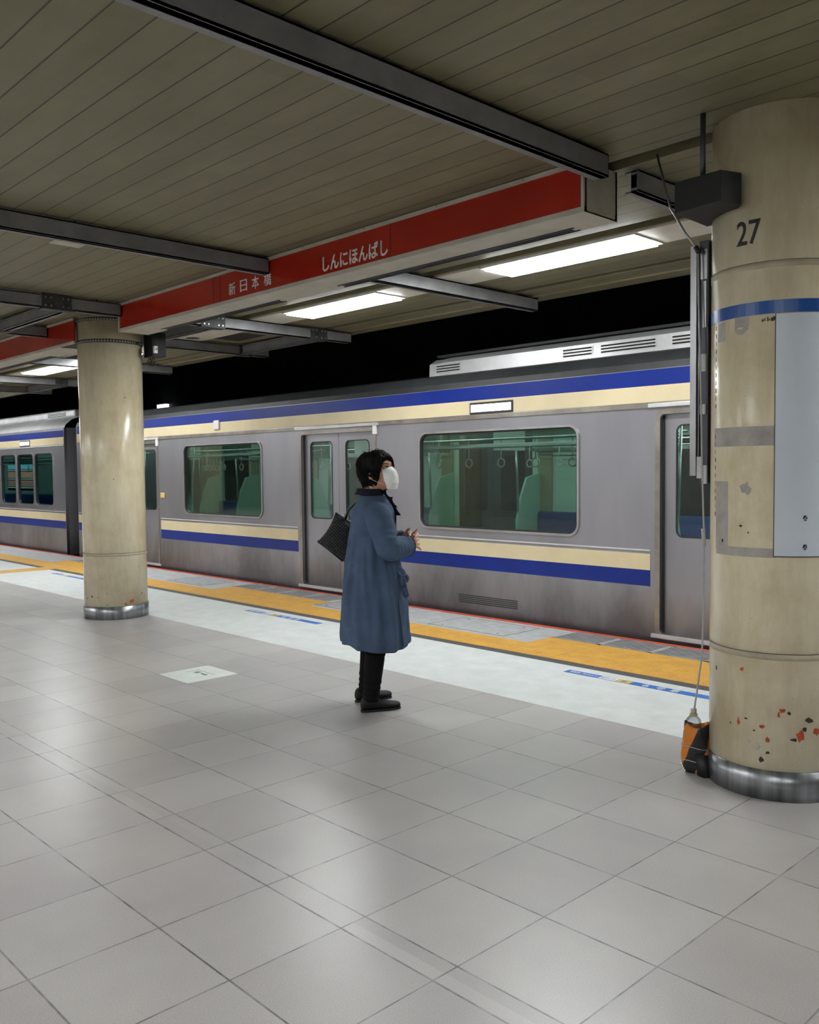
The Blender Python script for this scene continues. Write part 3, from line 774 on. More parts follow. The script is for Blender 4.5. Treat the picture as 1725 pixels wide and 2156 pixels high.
def rail_car(x0, x1, doors, wins, label, kind):
    """x in world; the car's near side is the plane y=TY"""
    car = empty('train_car', ((x0+x1)/2, 7.88, 0)); ox, oy = car.location.x, car.location.y
    def P(o): o.location = (o.location.x-ox, o.location.y-oy, o.location.z); return o
    ZT = 2.21
    holes = [rrect(a, b, .83, 1.775, .09) for a, b in wins] + [rrect(c-.65, c+.65, .055, 1.84, .04) for c in doors]
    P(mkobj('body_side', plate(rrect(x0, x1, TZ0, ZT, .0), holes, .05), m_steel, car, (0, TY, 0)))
    holes2 = [rrect(a, b, .83, 1.775, .09) for a, b in wins] + [rrect(c-.65, c+.65, .055, 1.84, .04) for c in doors]
    P(mkobj('far_side', plate(rrect(x0, x1, TZ0, ZT, .0), holes2, .05), m_intwall, car, (0, 9.24, 0)))
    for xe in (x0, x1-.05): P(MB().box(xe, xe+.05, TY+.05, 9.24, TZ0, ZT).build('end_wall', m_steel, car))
    # skirt tucking under
    P(MB().loft([[(x, TY+.001, TZ0+.0) for x in (x0, x1)], [(x, TY+.02, TZ0-.12) for x in (x0, x1)], [(x, TY+.12, TZ0-.22) for x in (x0, x1)], [(x, TY+.14, TZ0-.22) for x in (x0, x1)]], closed=False, cap=False).build('sill_skirt', m_dkgrey, car))
    P(MB().box(x0+.1, x1-.1, TY+.15, 9.1, -.75, TZ0).build('underframe', m_rubber, car))
    # roof
    rp = [(6.472, 2.205), (6.49, 2.268), (6.60, 2.362)]
    up = [(6.60, 2.362), (6.78, 2.40), (7.2, 2.44), (7.88, 2.46), (8.56, 2.44), (8.98, 2.40), (9.17, 2.36), (9.27, 2.268), (9.29, 2.2)]
    def strip(pts): return MB().loft([[(x0, a, z), (x1, a, z)] for a, z in pts], closed=False, cap=False)
    if kind == 'main':
        P(strip(rp[:2]).build('roof_lower_edge', m_dkgrey, car)); P(strip(rp[1:]).build('roof_shoulder', m_midgrey, car)); P(strip(up).build('roof', m_dkgrey, car))
    else:
        P(strip([(6.472, 2.165), (6.50, 2.26), (6.62, 2.36), (6.85, 2.44)]).build('roof_shoulder', m_silver, car)); P(strip([(6.85, 2.44), (7.88, 2.5), (8.98, 2.40), (9.27, 2.268), (9.29, 2.15)]).build('roof', m_dkgrey, car))
    d = -.04 if kind != 'main' else 0
    z1, z2, z3 = 2.205+d, 2.075+d*.7, 1.941+d*.6
    P(MB().box(x0+.02, x1-.02, TY-.003, TY, z2, z1).build('upper_blue_stripe', m_tblue, car))
    P(MB().box(x0+.02, x1-.02, TY-.003, TY, z3, z2).build('upper_cream_stripe', m_tcream, car))
    P(bevel(MB().box(x0+.02, x1-.02, TY-.014, TY, 1.893, 1.938 if kind == 'main' else 1.905).build('rain_gutter', m_gutter if kind == 'main' else m_silver, car), .004))
    # lower stripes between doors
    cuts = sorted(doors); segs = []; p = x0+.02
    for c in cuts: segs.append((p, c-.74)); p = c+.74
    segs.append((p, x1-.02))
    for a, b in segs:
        if b-a < .1: continue
        P(MB().box(a, b, TY-.003, TY, .568, .702).build('lower_cream_stripe', m_tcream, car))
        P(MB().box(a, b, TY-.003, TY, .436, .568).build('lower_blue_stripe', m_tblue, car))
        P(bevel(MB().box(a, b, TY-.006, TY, .724, .736).build('waist_bead', m_silver, car), .002))
    # windows
    for a, b in wins:
        fr = P(ring_at(car, 'window_frame', a, b, .83, 1.775, .09, .020, TY-.012, m_frame, .02))
        g = pane_at(None, 'window_glass', a, b, .83, 1.775, .09, 0, m_glass if kind == 'main' else m_glass2)
        g.parent = fr; g.location = (0, .022, 0)
        rb = ring_at(None, 'rubber_seal', a+.016, b-.016, .846, 1.759, .075, .016, 0, m_rubber, .012); rb.parent = fr; rb.location = (0, .016, 0)
    # doors
    for c in doors:
        P(MB().box(c-.65, c+.65, TY+.046, TY+.05, 1.80, 1.84).box(c-.665, c-.635, TY+.03, TY+.049, .055, 1.84).box(c+.635, c+.665, TY+.03, TY+.049, .055, 1.84).build('door_jamb', m_rubber, car))
        dr = ring_at(car, 'door_surround', c-.65, c+.65, .055, 1.84, .04, .045, TY-.006, m_gutter, .012); P(dr)
        P(MB().box(c-.72, c+.72, TY-.022, TY+.0, .02, .05).build('door_step', m_silver, car))
        P(bevel(MB().box(c-.75, c+.75, TY-.03, TY, 1.895, 1.93).build('door_drip_rail', m_silver, car), .006))
        P(bevel(MB().box(c+.66, c+.72, TY-.025, TY, 1.80, 1.90).build('door_lamp', m_letter, car), .006))
        for sgn in (-1, 1):
            a, b = (c-.65, c-.003) if sgn < 0 else (c+.003, c+.65)
            wa, wb = a+.115, b-.115
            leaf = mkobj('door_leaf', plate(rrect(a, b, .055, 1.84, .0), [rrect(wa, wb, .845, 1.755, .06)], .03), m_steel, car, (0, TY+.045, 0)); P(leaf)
            g = pane_at(None, 'door_glass', wa, wb, .845, 1.755, .06, 0, m_glassdoor); g.parent = leaf; g.location = (0, .012, 0)
            rb = ring_at(None, 'glass_seal', wa+.012, wb-.012, .857, 1.743, .05, .012, 0, m_rubber, .01); rb.parent = leaf; rb.location = (0, -.003, 0)
            # far side leaf
            leaf = mkobj('far_door_leaf', plate(rrect(a, b, .055, 1.84, .0), [rrect(wa, wb, .845, 1.755, .06)], .03), m_midgrey, car, (0, 9.23, 0)); P(leaf)
    for a, b in wins: P(pane_at(car, 'far_window_glass', a, b, .83, 1.775, .09, 9.25, m_dkglass))
    for c in doors:
        for sgn in (-1, 1):
            a, b = (c-.65, c-.003) if sgn < 0 else (c+.003, c+.65)
            P(pane_at(car, 'far_door_glass', a+.115, b-.115, .845, 1.755, .06, 9.245, m_dkglass))
    # interior
    P(MB().box(x0+.05, x1-.05, TY+.05, 9.24, .0, .05).build('car_floor', m_intfloor, car))
    P(MB().box(x0+.05, x1-.05, TY+.05, 9.24, 2.08, 2.12).box(x0+.05, x1-.05, TY+.05, TY+.35, 1.90, 2.08).box(x0+.05, x1-.05, 8.95, 9.24, 1.90, 2.08).build('car_ceiling', m_intceil, car))
    for yy in (7.25, 8.5): P(MB().box(x0+.3, x1-.3, yy-.07, yy+.07, 2.06, 2.08).build('car_lamp', m_carlamp, car))
    bounds = [x0+.1]+[v for c in cuts for v in (c-.75, c+.75)]+[x1-.1]
    for i in range(0, len(bounds), 2):
        a, b = bounds[i], bounds[i+1]
        if b-a < .6: continue
        for side in (0, 1):
            y0, sg = (TY+.06, 1) if side == 0 else (9.23, -1)
            if side == 0 and kind == 'main' and False: pass
            s = MB()
            lo, hi = sorted((y0, y0+sg*.42)); s.box(a+.05, b-.05, lo, hi, .36, .46)
            lo, hi = sorted((y0, y0+sg*.09)); s.box(a+.05, b-.05, lo, hi, .46, .86 if side else .80)
            P(bevel(s.build('bench_seat', m_seat, car), .03, 3))
            for q in (a+.01, b-.04):
                pt = MB(); me_pts = [(q, y0, .1), (q, y0+sg*.48, .1), (q, y0+sg*.48, .75), (q, y0+sg*.40, 1.05), (q, y0+sg*.28, 1.30), (q, y0, 1.36)]
                pt.poly(me_pts, (.035, 0, 0)); P(bevel(pt.build('seat_screen', m_partition, car), .006))
                P(MB().tube([(q+.017, y0+sg*.42, .45), (q+.017, y0+sg*.46, 1.3), (q+.017, y0+sg*.50, 2.08)], .016, 10).build('grab_pole', m_chrome, car))
            rk = MB()
            for k in range(5): yy = y0+sg*(.06+.08*k); rk.tube([(a+.05, yy, 1.62+.01*k), (b-.05, yy, 1.62+.01*k)], .009, 8)
            P(rk.build('luggage_rack', m_chrome, car))
            hr = y0+sg*.55
            P(MB().tube([(a, hr, 1.72), (b, hr, 1.72)], .013, 8).build('hanging_rail', m_chrome, car))
            n = 7
            st_ = MB()
            for k in range(n):
                xx = a+.3+(b-a-.6)*k/(n-1)
                st_.tube([(xx, hr, 1.72), (xx, hr, 1.52)], .007, 6)
                st_.tube([(xx+.045*cos(t), hr, 1.475+.045*sin(t)) for t in [2*pi*j/12 for j in range(13)]], .008, 6)
            P(st_.build('hanging_straps', m_cover, car))
    # posters over far side windows and between the doors, hanging sheets over the aisle
    for i, c in enumerate(cuts):
        P(MB().box(c-.98, c-.76, 9.215, 9.235, .5, 1.80).box(c+.76, c+.98, 9.215, 9.235, .5, 1.80).build('door_pillar_lining', m_tan, car))
        P(MB().box(c-.60, c-.10, 9.22, 9.235, 1.86, 2.06).build('door_poster', m_poster, car))
    xx = x0+1.2; i = 0
    while xx < x1-1:
        P(MB().box(xx, xx+.005, 7.6, 8.15, 1.62, 1.98).build('hanging_poster', (m_poster, m_posterd)[i % 2], car)); xx += 1.2; i += 1
    return tag(car, label, 'train car'), P
m_dkglass = mat('dark far window', (.008, .012, .012), .08, 0, 2, .1)
m_glass2 = mat_glass('far car glass', (.32, .46, .44))
car, P = rail_car(-14.96, 6.2, [-12.81, -7.96, -3.16, 1.65], [(-14.75, -13.9), (-11.36, -9.45), (-6.58, -4.62), (-1.75, .18), (3.0, 4.95)],
                  'silver train car with blue and cream stripes in front of the woman', 'main')
# roof air conditioner
a = MB(); a.loft([[(x, 6.75, 2.34), (x, 6.76, 2.52), (x, 6.86, 2.575), (x, 7.1, 2.60), (x, 8.9, 2.60), (x, 9.0, 2.34)] for x in (-6.72, -6.6)] + [[(x, 6.74, 2.34), (x, 6.75, 2.525), (x, 6.86, 2.585), (x, 7.1, 2.61), (x, 8.9, 2.61), (x, 9.0, 2.34)] for x in (-6.5, -1.6)], smooth=False)
ac = P(a.build('air_conditioner', m_silver, car))
for xa, xb in ((-6.60, -6.27), (-4.97, -4.66), (-4.56, -4.02), (-3.86, -3.3), (-3.1, -2.3)):
    l = MB().box(xa-.01, xb+.01, 6.742, 6.75, 2.425, 2.499, 1)
    for z in (2.435, 2.462, 2.489): l.box(xa, xb, 6.738, 6.75, z-.006, z+.006)
    q = l.build('louvre', [m_void, m_silver], None); q.parent = ac
l = MB(); l.box(-6.65, -1.6, 6.80, 9.0, 2.59, 2.612); q = l.build('dark_top_cover', m_dkgrey, None); q.parent = ac
def led(car_, P_, x0, x1, z0, z1):
    f = P_(bevel(MB().box(x0-.02, x1+.02, TY-.012, TY, z0-.022, z1+.022).build('display_frame', m_rubber, car_), .004))
    g = MB().box(x0, x1, TY-.015, TY-.012, z0, z1).build('lit_display', m_led, None); g.parent = f
led(car, P, -5.86, -5.36, 1.962, 2.032)
P(bevel(MB().box(-10.53, -10.40, TY-.03, TY, 1.975, 2.10).build('side_indicator', m_silver, car), .01))
l = MB()
for k in range(5): l.box(-6.05, -5.3, TY-.004, TY, .095+k*.018, .103+k*.018)
P(l.build('side_vent', m_dkgrey, car))
P(bevel(MB().box(-12.05, -11.93, TY-.02, TY, 1.03, 1.11).build('door_cock_cover', mat('ochre cover', (.5, .4, .15), .5), car), .01))
P(MB().box(-4.95, -4.83, TY-.004, TY, 1.97, 2.03).build('side_plate', m_tcream, car))
car2, P2 = rail_car(-35.4, -15.47, [-34.2], [(-16.80, -15.98), (-17.66, -16.88), (-18.54, -17.76), (-19.42, -18.64), (-20.3, -19.52), (-21.2, -20.4)],
                    'next silver train car at the far left with narrow windows', 'far')
P2(bevel(MB().box(-24, -15.75, 6.78, 8.9, 2.42, 2.56).build('air_conditioner', m_silver, car2), .03))
l = MB()
for z in (2.46, 2.485, 2.51): l.box(-16.9, -16.1, 6.77, 6.782, z-.005, z+.005)
P2(l.build('louvres', m_void, car2))
led(car2, P2, -17.48, -17.03, 1.945, 2.01)
# gangway between cars
bl = MB()
for k in range(7):
    xx = -15.44+k*.07; e = .05*(k % 2)
    bl.box(xx, xx+.05, 6.72+e, 9.05-e, -.1, 2.25-e)
o = bl.build('gangway_bellows', m_bellows, car); o.location = (-car.location.x, -car.location.y, 0)
# things glowing in the dark
tl = empty('tunnel_lamp', (-23.85, 12.93, 3.335))
MB().box(-.25, .25, -.06, .05, -.05, .05).build('lamp_tube', emis('dim tunnel lamp', (.9, .95, 1), 3), tl)
MB().box(-.3, .3, -.02, .05, .05, .08).build('lamp_hood', m_rubber, tl)
tag(tl, 'small lamp glowing on the black tunnel wall above the train', 'tunnel lamp')
# glowing rows added inside the far car, standing in for a vending machine
cols = [((.15, .6, .8), 1.60), ((.85, .2, .05), 1.38), ((.5, .06, .04), 1.16)]
scr = P2(MB().box(-24.2, -22.45, 8.60, 8.64, .98, 1.72).build('vending_standin', m_dkglass, car2))
for rgb, z in cols:
    q = MB().box(-24.15, -22.5, 8.59, 8.60, z-.08, z+.08).build('lit_row', emis('lit row', rgb, 1.6), None); q.parent = scr
    q = MB().box(-24.15, -22.5, 8.585, 8.60, z-.115, z-.10).build('lit_edge', emis('lit edge', (.8, .85, 1.), 2.5), None); q.parent = scr

# ================================================================ WOMAN
HEAD = R(56.63)
wo = empty('person', (-3.934, 3.475, 0), HEAD)
tag(wo, 'woman in long slate blue coat and white mask looking up, standing by the platform edge', 'person')
def fin(o, vox, sm=3, fac=.5):
    m = o.modifiers.new('r', 'REMESH'); m.mode = 'VOXEL'; m.voxel_size = vox; m.use_smooth_shade = True
    if sm: q = o.modifiers.new('s', 'SMOOTH'); q.factor = fac; q.iterations = sm
    return o
# --- head shape, in head frame: +x face, +y left, z up, origin mid head
def lerp_tab(t, z):
    if z <= t[0][0]: return t[0][1:]
    for a, b in zip(t, t[1:]):
        if z <= b[0]:
            k = (z-a[0])/(b[0]-a[0]); k = k*k*(3-2*k)*.5+k*.5
            return tuple(p+(q-p)*k for p, q in zip(a[1:], b[1:]))
    return t[-1][1:]
HT = [(-.118, .050, .004, .018), (-.108, .068, -.010, .030), (-.09, .080, -.034, .045), (-.06, .085, -.070, .062), (-.03, .088, -.084, .068), (0, .086, -.092, .0715),
      (.03, .090, -.095, .073), (.06, .084, -.092, .071), (.085, .066, -.078, .058), (.102, .040, -.054, .040), (.112, .006, -.018, .014)]
def head_pt(z, a, off=0.):
    f, b, wd = lerp_tab(HT, z); cx = (f+b)/2; rx = (f-b)/2; ca, sa = cos(a), sin(a)
    ex = 2/2.3
    x = cx+(rx+off)*abs(ca)**ex*(1 if ca >= 0 else -1); y_ = (wd+off)*abs(sa)**ex*(1 if sa >= 0 else -1)
    if ca > 0:
        g = lambda y0, z0, sy, sz: exp(-((y_-y0)/sy)**2-((z-z0)/sz)**2)
        x += .024*g(0, -.030, .011, .016)+.010*g(0, -.008, .008, .022)   # nose
        x -= .009*(g(.031, .006, .014, .011)+g(-.031, .006, .014, .011)) # sockets
        x += .004*(g(.03, .026, .022, .008)+g(-.03, .026, .022, .008))   # brow
        x += .006*(g(.04, -.03, .02, .02)+g(-.04, -.03, .02, .02))       # cheeks
        x += .005*g(0, -.066, .02, .010)-.004*g(0, -.08, .02, .006)      # lips, chin crease
    return Vector((x, y_, z))
hm = Matrix.Translation((.032, .02, 1.403)) @ Matrix.Rotation(R(-40), 4, 'Z') @ Matrix.Rotation(R(-14), 4, 'Y')
def head_mesh(mb, off=0., zs=None, n=72, m=hm):
    zs = zs or [-.118+.23*k/46 for k in range(47)]
    rings = [[m @ head_pt(min(z, .112), 2*pi*k/n, off) for k in range(n)] for z in zs]
    return mb.loft(rings)
bd = MB(); head_mesh(bd)
for sg in (-1, 1):   # ears
    e = [hm @ Vector((-.012+.006*cos(t)*0-.006, sg*.070, -.005)) for t in (0,)]
    bd.tube([hm @ Vector((-.004+.017*cos(t), sg*(.074+.006*abs(sin(t))), -.012+.028*sin(t))) for t in [R(60+30*k) for k in range(8)]], [.0055, .006, .006, .0055, .005, .005, .0065, .007], 8, round_ends=True)
    bd.tube([hm @ Vector((-.002, sg*.066, -.03)), hm @ Vector((-.010, sg*.076, -.005)), hm @ Vector((-.008, sg*.075, .012))], [.006, .007, .005], 8, round_ends=True)
bd.tube([(-.030, .03, 1.18), (-.012, .028, 1.25), (.010, .024, 1.31), (.028, .021, 1.36)], [.062, .054, .052, .050], 20)
# torso
def ell(z, cx, cy, a, b, n=28): return [Vector((cx+a*cos(2*pi*k/n), cy+b*sin(2*pi*k/n), z)) for k in range(n)]
bd.loft([ell(.70, -.02, .04, .11, .16), ell(.85, -.02, .035, .10, .15), ell(1.0, -.02, .03, .085, .13), ell(1.12, -.02, .03, .085, .15), ell(1.19, -.02, .03, .07, .15), ell(1.24, -.025, .03, .055, .09)])
bd.tube([(-.02, -.05, .74), (0, -.06, .45), (-.016, -.062, .26), (-.036, -.067, .09)], [.07, .045, .036, .026], 16)
bd.tube([(-.02, .13, .74), (0, .14, .45), (-.016, .137, .26), (-.036, .133, .09)], [.07, .045, .036, .026], 16)
bd.tube([(-.036, -.067, .09), (-.02, -.065, .04), (.06, -.048, .03), (.085, -.045, .025)], [.026, .026, .022, .016], 12, round_ends=True)
bd.tube([(-.036, .133, .09), (-.02, .155, .04), (.05, .19, .03), (.07, .20, .025)], [.026, .026, .022, .016], 12, round_ends=True)
SR, ER, WR = (-.005, -.15, 1.175), (.040, -.200, .975), (.185, -.070, .975)
SL, EL, WL = (-.005, .21, 1.175), (.045, .245, .975), (.175, .085, .992)
for s_, e_, w_ in ((SR, ER, WR), (SL, EL, WL)):
    bd.tube([s_, (Vector(s_)+Vector(e_))/2, e_, (Vector(e_)*.5+Vector(w_)*.5), w_], [.040, .038, .034, .030, .024], 14, round_ends=True)
# hands, loosely interlocked with spread fingers
def hand(w_, d, nrm, across, spec, thumb):
    w_ = Vector(w_); d = Vector(d).normalized(); nrm = Vector(nrm).normalized(); ac = Vector(across).normalized()
    pc = w_+d*.045
    bd.tube([w_-d*.01, w_+d*.02, w_+d*.05, w_+d*.078], [(.016, .022), (.015, .030), (.014, .036), (.012, .033)], 14, round_ends=True) if False else None
    for k in range(4):
        o_ = (k-1.5)*.0165
        bd.tube([w_+ac*o_*.55, w_+d*.04+ac*o_*.9, w_+d*.076+ac*o_], [.013, .0125, .0105], 10, round_ends=True)
    for k, (ln, curl, spr) in enumerate(spec):
        o_ = (k-1.5)*.0165; p = w_+d*.076+ac*o_; dd = (d+ac*spr).normalized(); pts = [p]; rad = [.0092]
        for j, (f_, c_) in enumerate(((.45, curl), (.32, curl*1.3), (.23, curl*.9))):
            ax = dd.cross(nrm).normalized(); dd = (Matrix.Rotation(c_, 3, ax) @ dd).normalized()
            p = p+dd*ln*f_; pts.append(p); rad.append(.0077-.0009*j)
        bd.tube(pts, rad, 10, round_ends=True)
    t0 = w_+d*.018+ac*(-.024); td = (d*.75-ac*.75+nrm*.25).normalized()
    bd.tube([t0-td*.01, t0+td*.022, t0+td*.045+d*.006, t0+td*.058+d*.014], [.0125, .0105, .0092, .0075], 10, round_ends=True)
hand((.196, -.062, .978), (.62, .62, .05), (-.55, .62, -.1), (.20, -.10, -1.), [(.078, .12, -.34), (.086, .16, -.08), (.080, .2, .16), (.064, .10, .48)], 1)
hand((.190, .070, .998), (.55, -.72, .10), (-.62, -.5, .1), (.12, .16, -1.), [(.078, .15, -.40), (.084, .4, -.12), (.078, .5, .06), (.062, .5, .2)], 1)
o = bd.build('body', m_skin, wo); fin(o, .0036, 4, .4)
# eyes
for sg in (-1, 1):
    c = hm @ Vector((.0805, sg*.031, .004))
    fwd = (hm.to_3x3() @ Vector((1, 0, 0))).normalized()
    e = MB(); e.tube([c-fwd*.004, c+fwd*.001], .0078, 16, round_ends=True); e.build('eye', m_eyewhite, wo)
    look = (fwd+Vector((0, .1, .25))).normalized()
    i = MB(); i.tube([c+fwd*.0045+look*.0008, c+fwd*.0055+look*.003], .0054, 14, round_ends=True); i.build('iris', m_iris, wo)
    l = MB(); l.tube([hm @ Vector((.086-.30*abs(t)**1.6*1.0, sg*(.031+t), .0125-60*t*t*.35)) for t in (-.015, -.008, 0, .008, .015)], [.0012, .0022, .0026, .0024, .0014], 6); l.build('eyelid', m_brow, wo)
    l = MB(); l.tube([hm @ (head_pt(.030-.3*(t*t)*10, 0)*0+Vector((head_pt(.03, math.asin(max(-1, min(1, (sg*(.031+t))/.073)))).x+.001, sg*(.031+t), .031-.35*abs(t-.004)))) for t in (-.018, -.009, 0, .01, .02)], [.0016, .0028, .003, .0026, .001], 6); l.build('eyebrow', m_brow, wo)
# mask
mk = MB(); rings = []
FR = [(.006, .100), (-.01, .109), (-.03, .1185), (-.05, .120), (-.075, .118), (-.10, .110), (-.118, .100), (-.14, .086)]
for i in range(31):
    z = .006-.140*i/30; ring = []
    for j in range(len(FR)-1):
        if FR[j+1][0] <= z <= FR[j][0]: xf = FR[j][1]+(FR[j+1][1]-FR[j][1])*(FR[j][0]-z)/(FR[j][0]-FR[j+1][0])
    pleat = .0040*(((i*4/30) % 1)-.5)
    for k in range(33):
        u = -1+2*k/32; au = abs(u)
        ysd = .060-.012*max(0, (i-18)/12)
        y_ = ysd*sin(u*pi/2*.98)
        drop = .010*au*au if i < 8 else -.010*au*au*(i-8)/22
        zz = z-(.012*au if i < 6 else .012*au*max(0, (12-i)/6))+(.018*au*au*(i-15)/15 if i > 15 else 0)
        xs = head_pt(max(zz, -.115), math.asin(max(-1, min(1, y_/.075)))).x+.006
        x_ = xf-(xf-.062)*(1-cos(u*pi/2))**1.05+pleat*(1-au*.5)
        ring.append(hm @ Vector((max(x_, xs if au > .35 else x_), y_, zz)))
    rings.append(ring)
mk.loft(rings, closed=False, cap=False)
o = mk.build('face_mask', m_mask, wo); sm = o.modifiers.new('s', 'SMOOTH'); sm.iterations = 1; o.modifiers.new('t', 'SOLIDIFY').thickness = .002
for sg in (-1, 1):
    lp_ = MB()
    a0 = hm @ (head_pt(.0, sg*R(58), .012)); b0 = hm @ (head_pt(-.095, sg*R(58), .010)); e0 = hm @ Vector((-.016, sg*.082, .016)); e1 = hm @ Vector((-.018, sg*.080, -.035))
    lp_.tube([a0, (a0+e0)/2+Vector((0, sg*.004, 0)), e0], .0015, 6); lp_.tube([b0, (b0+e1)/2+Vector((0, sg*.002, -.002)), e1], .0015, 6)
    lp_.build('mask_loop', m_mask, wo)
# hair
hr = MB(); rings = []
N = 96
def front_edge(a):      # lowest z covered by hair for azimuth a (0 = face)
    d = abs(math.degrees(math.atan2(sin(a), cos(a))))
    if d < 36: return .060-.006*sin(a*9)
    if d < 62: return .060-(d-36)/26*.083
    if d < 78: return -.023-(d-62)/16*.040+.004*sin(a*14)
    if d < 86: return -.063+(d-78)/8*.058
    if d < 102: return -.005
    if d < 114: return -.005-(d-102)/12*.088
    return -.093-(d-114)/66*.020
for i in range(26):
    t = i/25; ring = []
    for k in range(N):
        a = 2*pi*k/N; zlo = front_edge(a); z = zlo+(.1118-zlo)*t
        d = abs(math.degrees(math.atan2(sin(a), cos(a))))
        vol = .020+.006*(d/180)
        vol *= (.45+.55*min(1, t*3.5)) if d < 98 else (.55+.45*min(1, (t+.05)*4))
        nz = noise.noise(Vector((cos(a)*3.2, sin(a)*3.2, z*24)))*.007+noise.noise(Vector((cos(a)*11, sin(a)*11, z*45)))*.004
        p = head_pt(z, a, vol+nz); p.z += .013*max(0, t-.5)/.5+nz*.9
        ring.append(hm @ p)
    rings.append(ring)
hr.loft(rings)
rnd = random.Random(3)
for k in range(1500):      # loose locks
    a = rnd.uniform(-pi, pi); d = abs(math.degrees(a)); zlo = front_edge(a); t = rnd.random()**.8
    z = zlo+(.108-zlo)*(.15+.85*t)
    p0 = head_pt(z, a, .009+.014*rnd.random()+.003*abs(a)/pi); p0.z += .014*max(0, t-.5)/.5
    out = Vector((cos(a), sin(a)*.8, 0)); ln = rnd.uniform(.025, .055)*(1 if d > 40 else .8)
    sw = Vector((-sin(a), cos(a), 0))*rnd.uniform(-.35, .35)
    p1 = p0+(out*(.30 if t > .6 else .16)+sw*.5+Vector((0, 0, .05 if t > .7 else -.7)))*ln*.5
    p2 = p1+(out*(.02 if t > .5 else -.08)+sw+Vector((0, 0, -1)))*ln*.6
    if p2.z < zlo-.014: p2.z = zlo-.014-rnd.random()*.006
    hr.tube([hm @ p0, hm @ p1, hm @ p2], [.0026, .0024, .0006], 4)
for k in range(26):       # fine flyaways on the crown
    a = rnd.uniform(-pi, pi); p0 = head_pt(.105, a, .01); p0.z += .014
    p1 = p0+Vector((rnd.uniform(-.02, .01), rnd.uniform(-.01, .01), .014)); p2 = p1+Vector((rnd.uniform(-.03, .02), rnd.uniform(-.01, .01), rnd.uniform(-.012, .004)))
    hr.tube([hm @ p0, hm @ p1, hm @ p2], [.0009, .0007, .0004], 4)
hr.build('hair', m_hair, wo)
# coat
ct = MB()
prof = [ # z, back x, front x, y centre, half width y
 (.388, -.200, .205, .045, .232), (.40, -.202, .212, .045, .235), (.50, -.196, .205, .045, .225), (.62, -.190, .196, .044, .212), (.74, -.181, .180, .042, .200), (.82, -.174, .164, .040, .192), (.92, -.163, .146, .038, .176),
 (1.02, -.149, .140, .035, .166), (1.10, -.134, .138, .032, .160), (1.16, -.120, .132, .03, .156), (1.20, -.106, .118, .03, .146), (1.235, -.090, .096, .03, .122), (1.262, -.074, .070, .03, .090), (1.285, -.064, .048, .03, .068)]
rings = []; NN = 128
for z, xb, xf, yc, wy in prof:
    ring = []; fold = max(0, min(1, (1.12-z)/.6))
    for k in range(NN):
        a = 2*pi*k/NN; ca, sa = cos(a), sin(a)
        cx = (xb+xf)/2; rx = (xf-xb)/2
        hemk = 1-.35*max(0, min(1, (.6-z)/.2))
        f_ = fold*hemk*(.014*sin(a*7+1.2+z*1.3)+.010*sin(a*11+z*2.1+.4)+.005*sin(a*17+z*5))
        f2 = max(0, min(1, (1.19-z)/.25))
        for a0, dr, dp, wd in ((-165, 8, .014, 9), (-138, -10, .016, 8), (-112, 6, .015, 7), (-86, -14, .017, 8), (-63, 5, .014, 7), (-40, -8, .012, 6), (-20, 4, .010, 6), (170, 0, .012, 8), (140, 6, .012, 9)):
            dd = (math.degrees(a)-a0-dr*(1.1-z)*2+180) % 360-180
            f_ -= 1.5*f2*dp*exp(-(dd/wd)**2)*(.55+.45*sin(z*9+a0))
        f_ += .004*noise.noise(Vector((ca*3, sa*3, z*7)))
        zz = z - (.030*max(0, -sa*.8+ca*.45) if z < .45 else 0)*(1 if z < .45 else 0)
        ring.append(Vector((cx+ca*(rx+f_*.7), yc+sa*(wy+f_), zz)))
    rings.append(ring)
inner = [[Vector((v.x*.93, (v.y-.04)*.93+.04, v.z)) for v in r] for r in rings[:3]]
ct.loft([*inner[::-1], *rings])
def sleeve(S_, E_, W_, sgn):
    S_, E_, W_ = map(Vector, (S_, E_, W_)); pts = []; rad = []
    path = [S_+Vector((-.01, -sgn*.055, .012)), S_+Vector((.0, 0, -.002)), S_.lerp(E_, .35), S_.lerp(E_, .7), E_+Vector((-.006, 0, .012)), E_.lerp(W_, .12)+Vector((.0, 0, -.014)), E_.lerp(W_, .35)+Vector((0, 0, -.012)), E_.lerp(W_, .6)+Vector((0, 0, -.008)), E_.lerp(W_, .80), E_.lerp(W_, .97)+Vector((0, 0, .002))]
    rr = [.070, .079, .077, .073, .072, .070, .068, .066, .062, .060]
    # resample with wrinkles
    P2_ = []; R2 = []
    for i in range(len(path)-1):
        for j in range(8):
            t = j/8; P2_.append(path[i].lerp(path[i+1], t)); q = rr[i]+(rr[i+1]-rr[i])*t
            s = i+t; q += .0022*sin(s*9.)*(1 if 2.5 < s < 8.2 else .3); R2.append(q)
    P2_.append(path[-1]); R2.append(rr[-1])
    for _ in range(3): P2_ = [P2_[0]]+[(P2_[i-1]+P2_[i]*2+P2_[i+1])/4 for i in range(1, len(P2_)-1)]+[P2_[-1]]
    ct.tube(P2_, R2, 30)
sleeve((.010, -.130, 1.160), (.050, -.200, .975), (.190, -.088, .968), -1)
sleeve((.010, .195, 1.165), (.050, .235, .975), (.182, .108, .985), 1)
o = ct.build('coat', m_coat, wo); fin(o, .006, 2, .5)
tx_ = bpy.data.textures.new('cloth', 'CLOUDS'); tx_.noise_scale = .11; tx_.noise_depth = 1
dm = o.modifiers.new('d', 'DISPLACE'); dm.texture = tx_; dm.strength = .016; dm.texture_coords = 'LOCAL'; dm.mid_level = .5
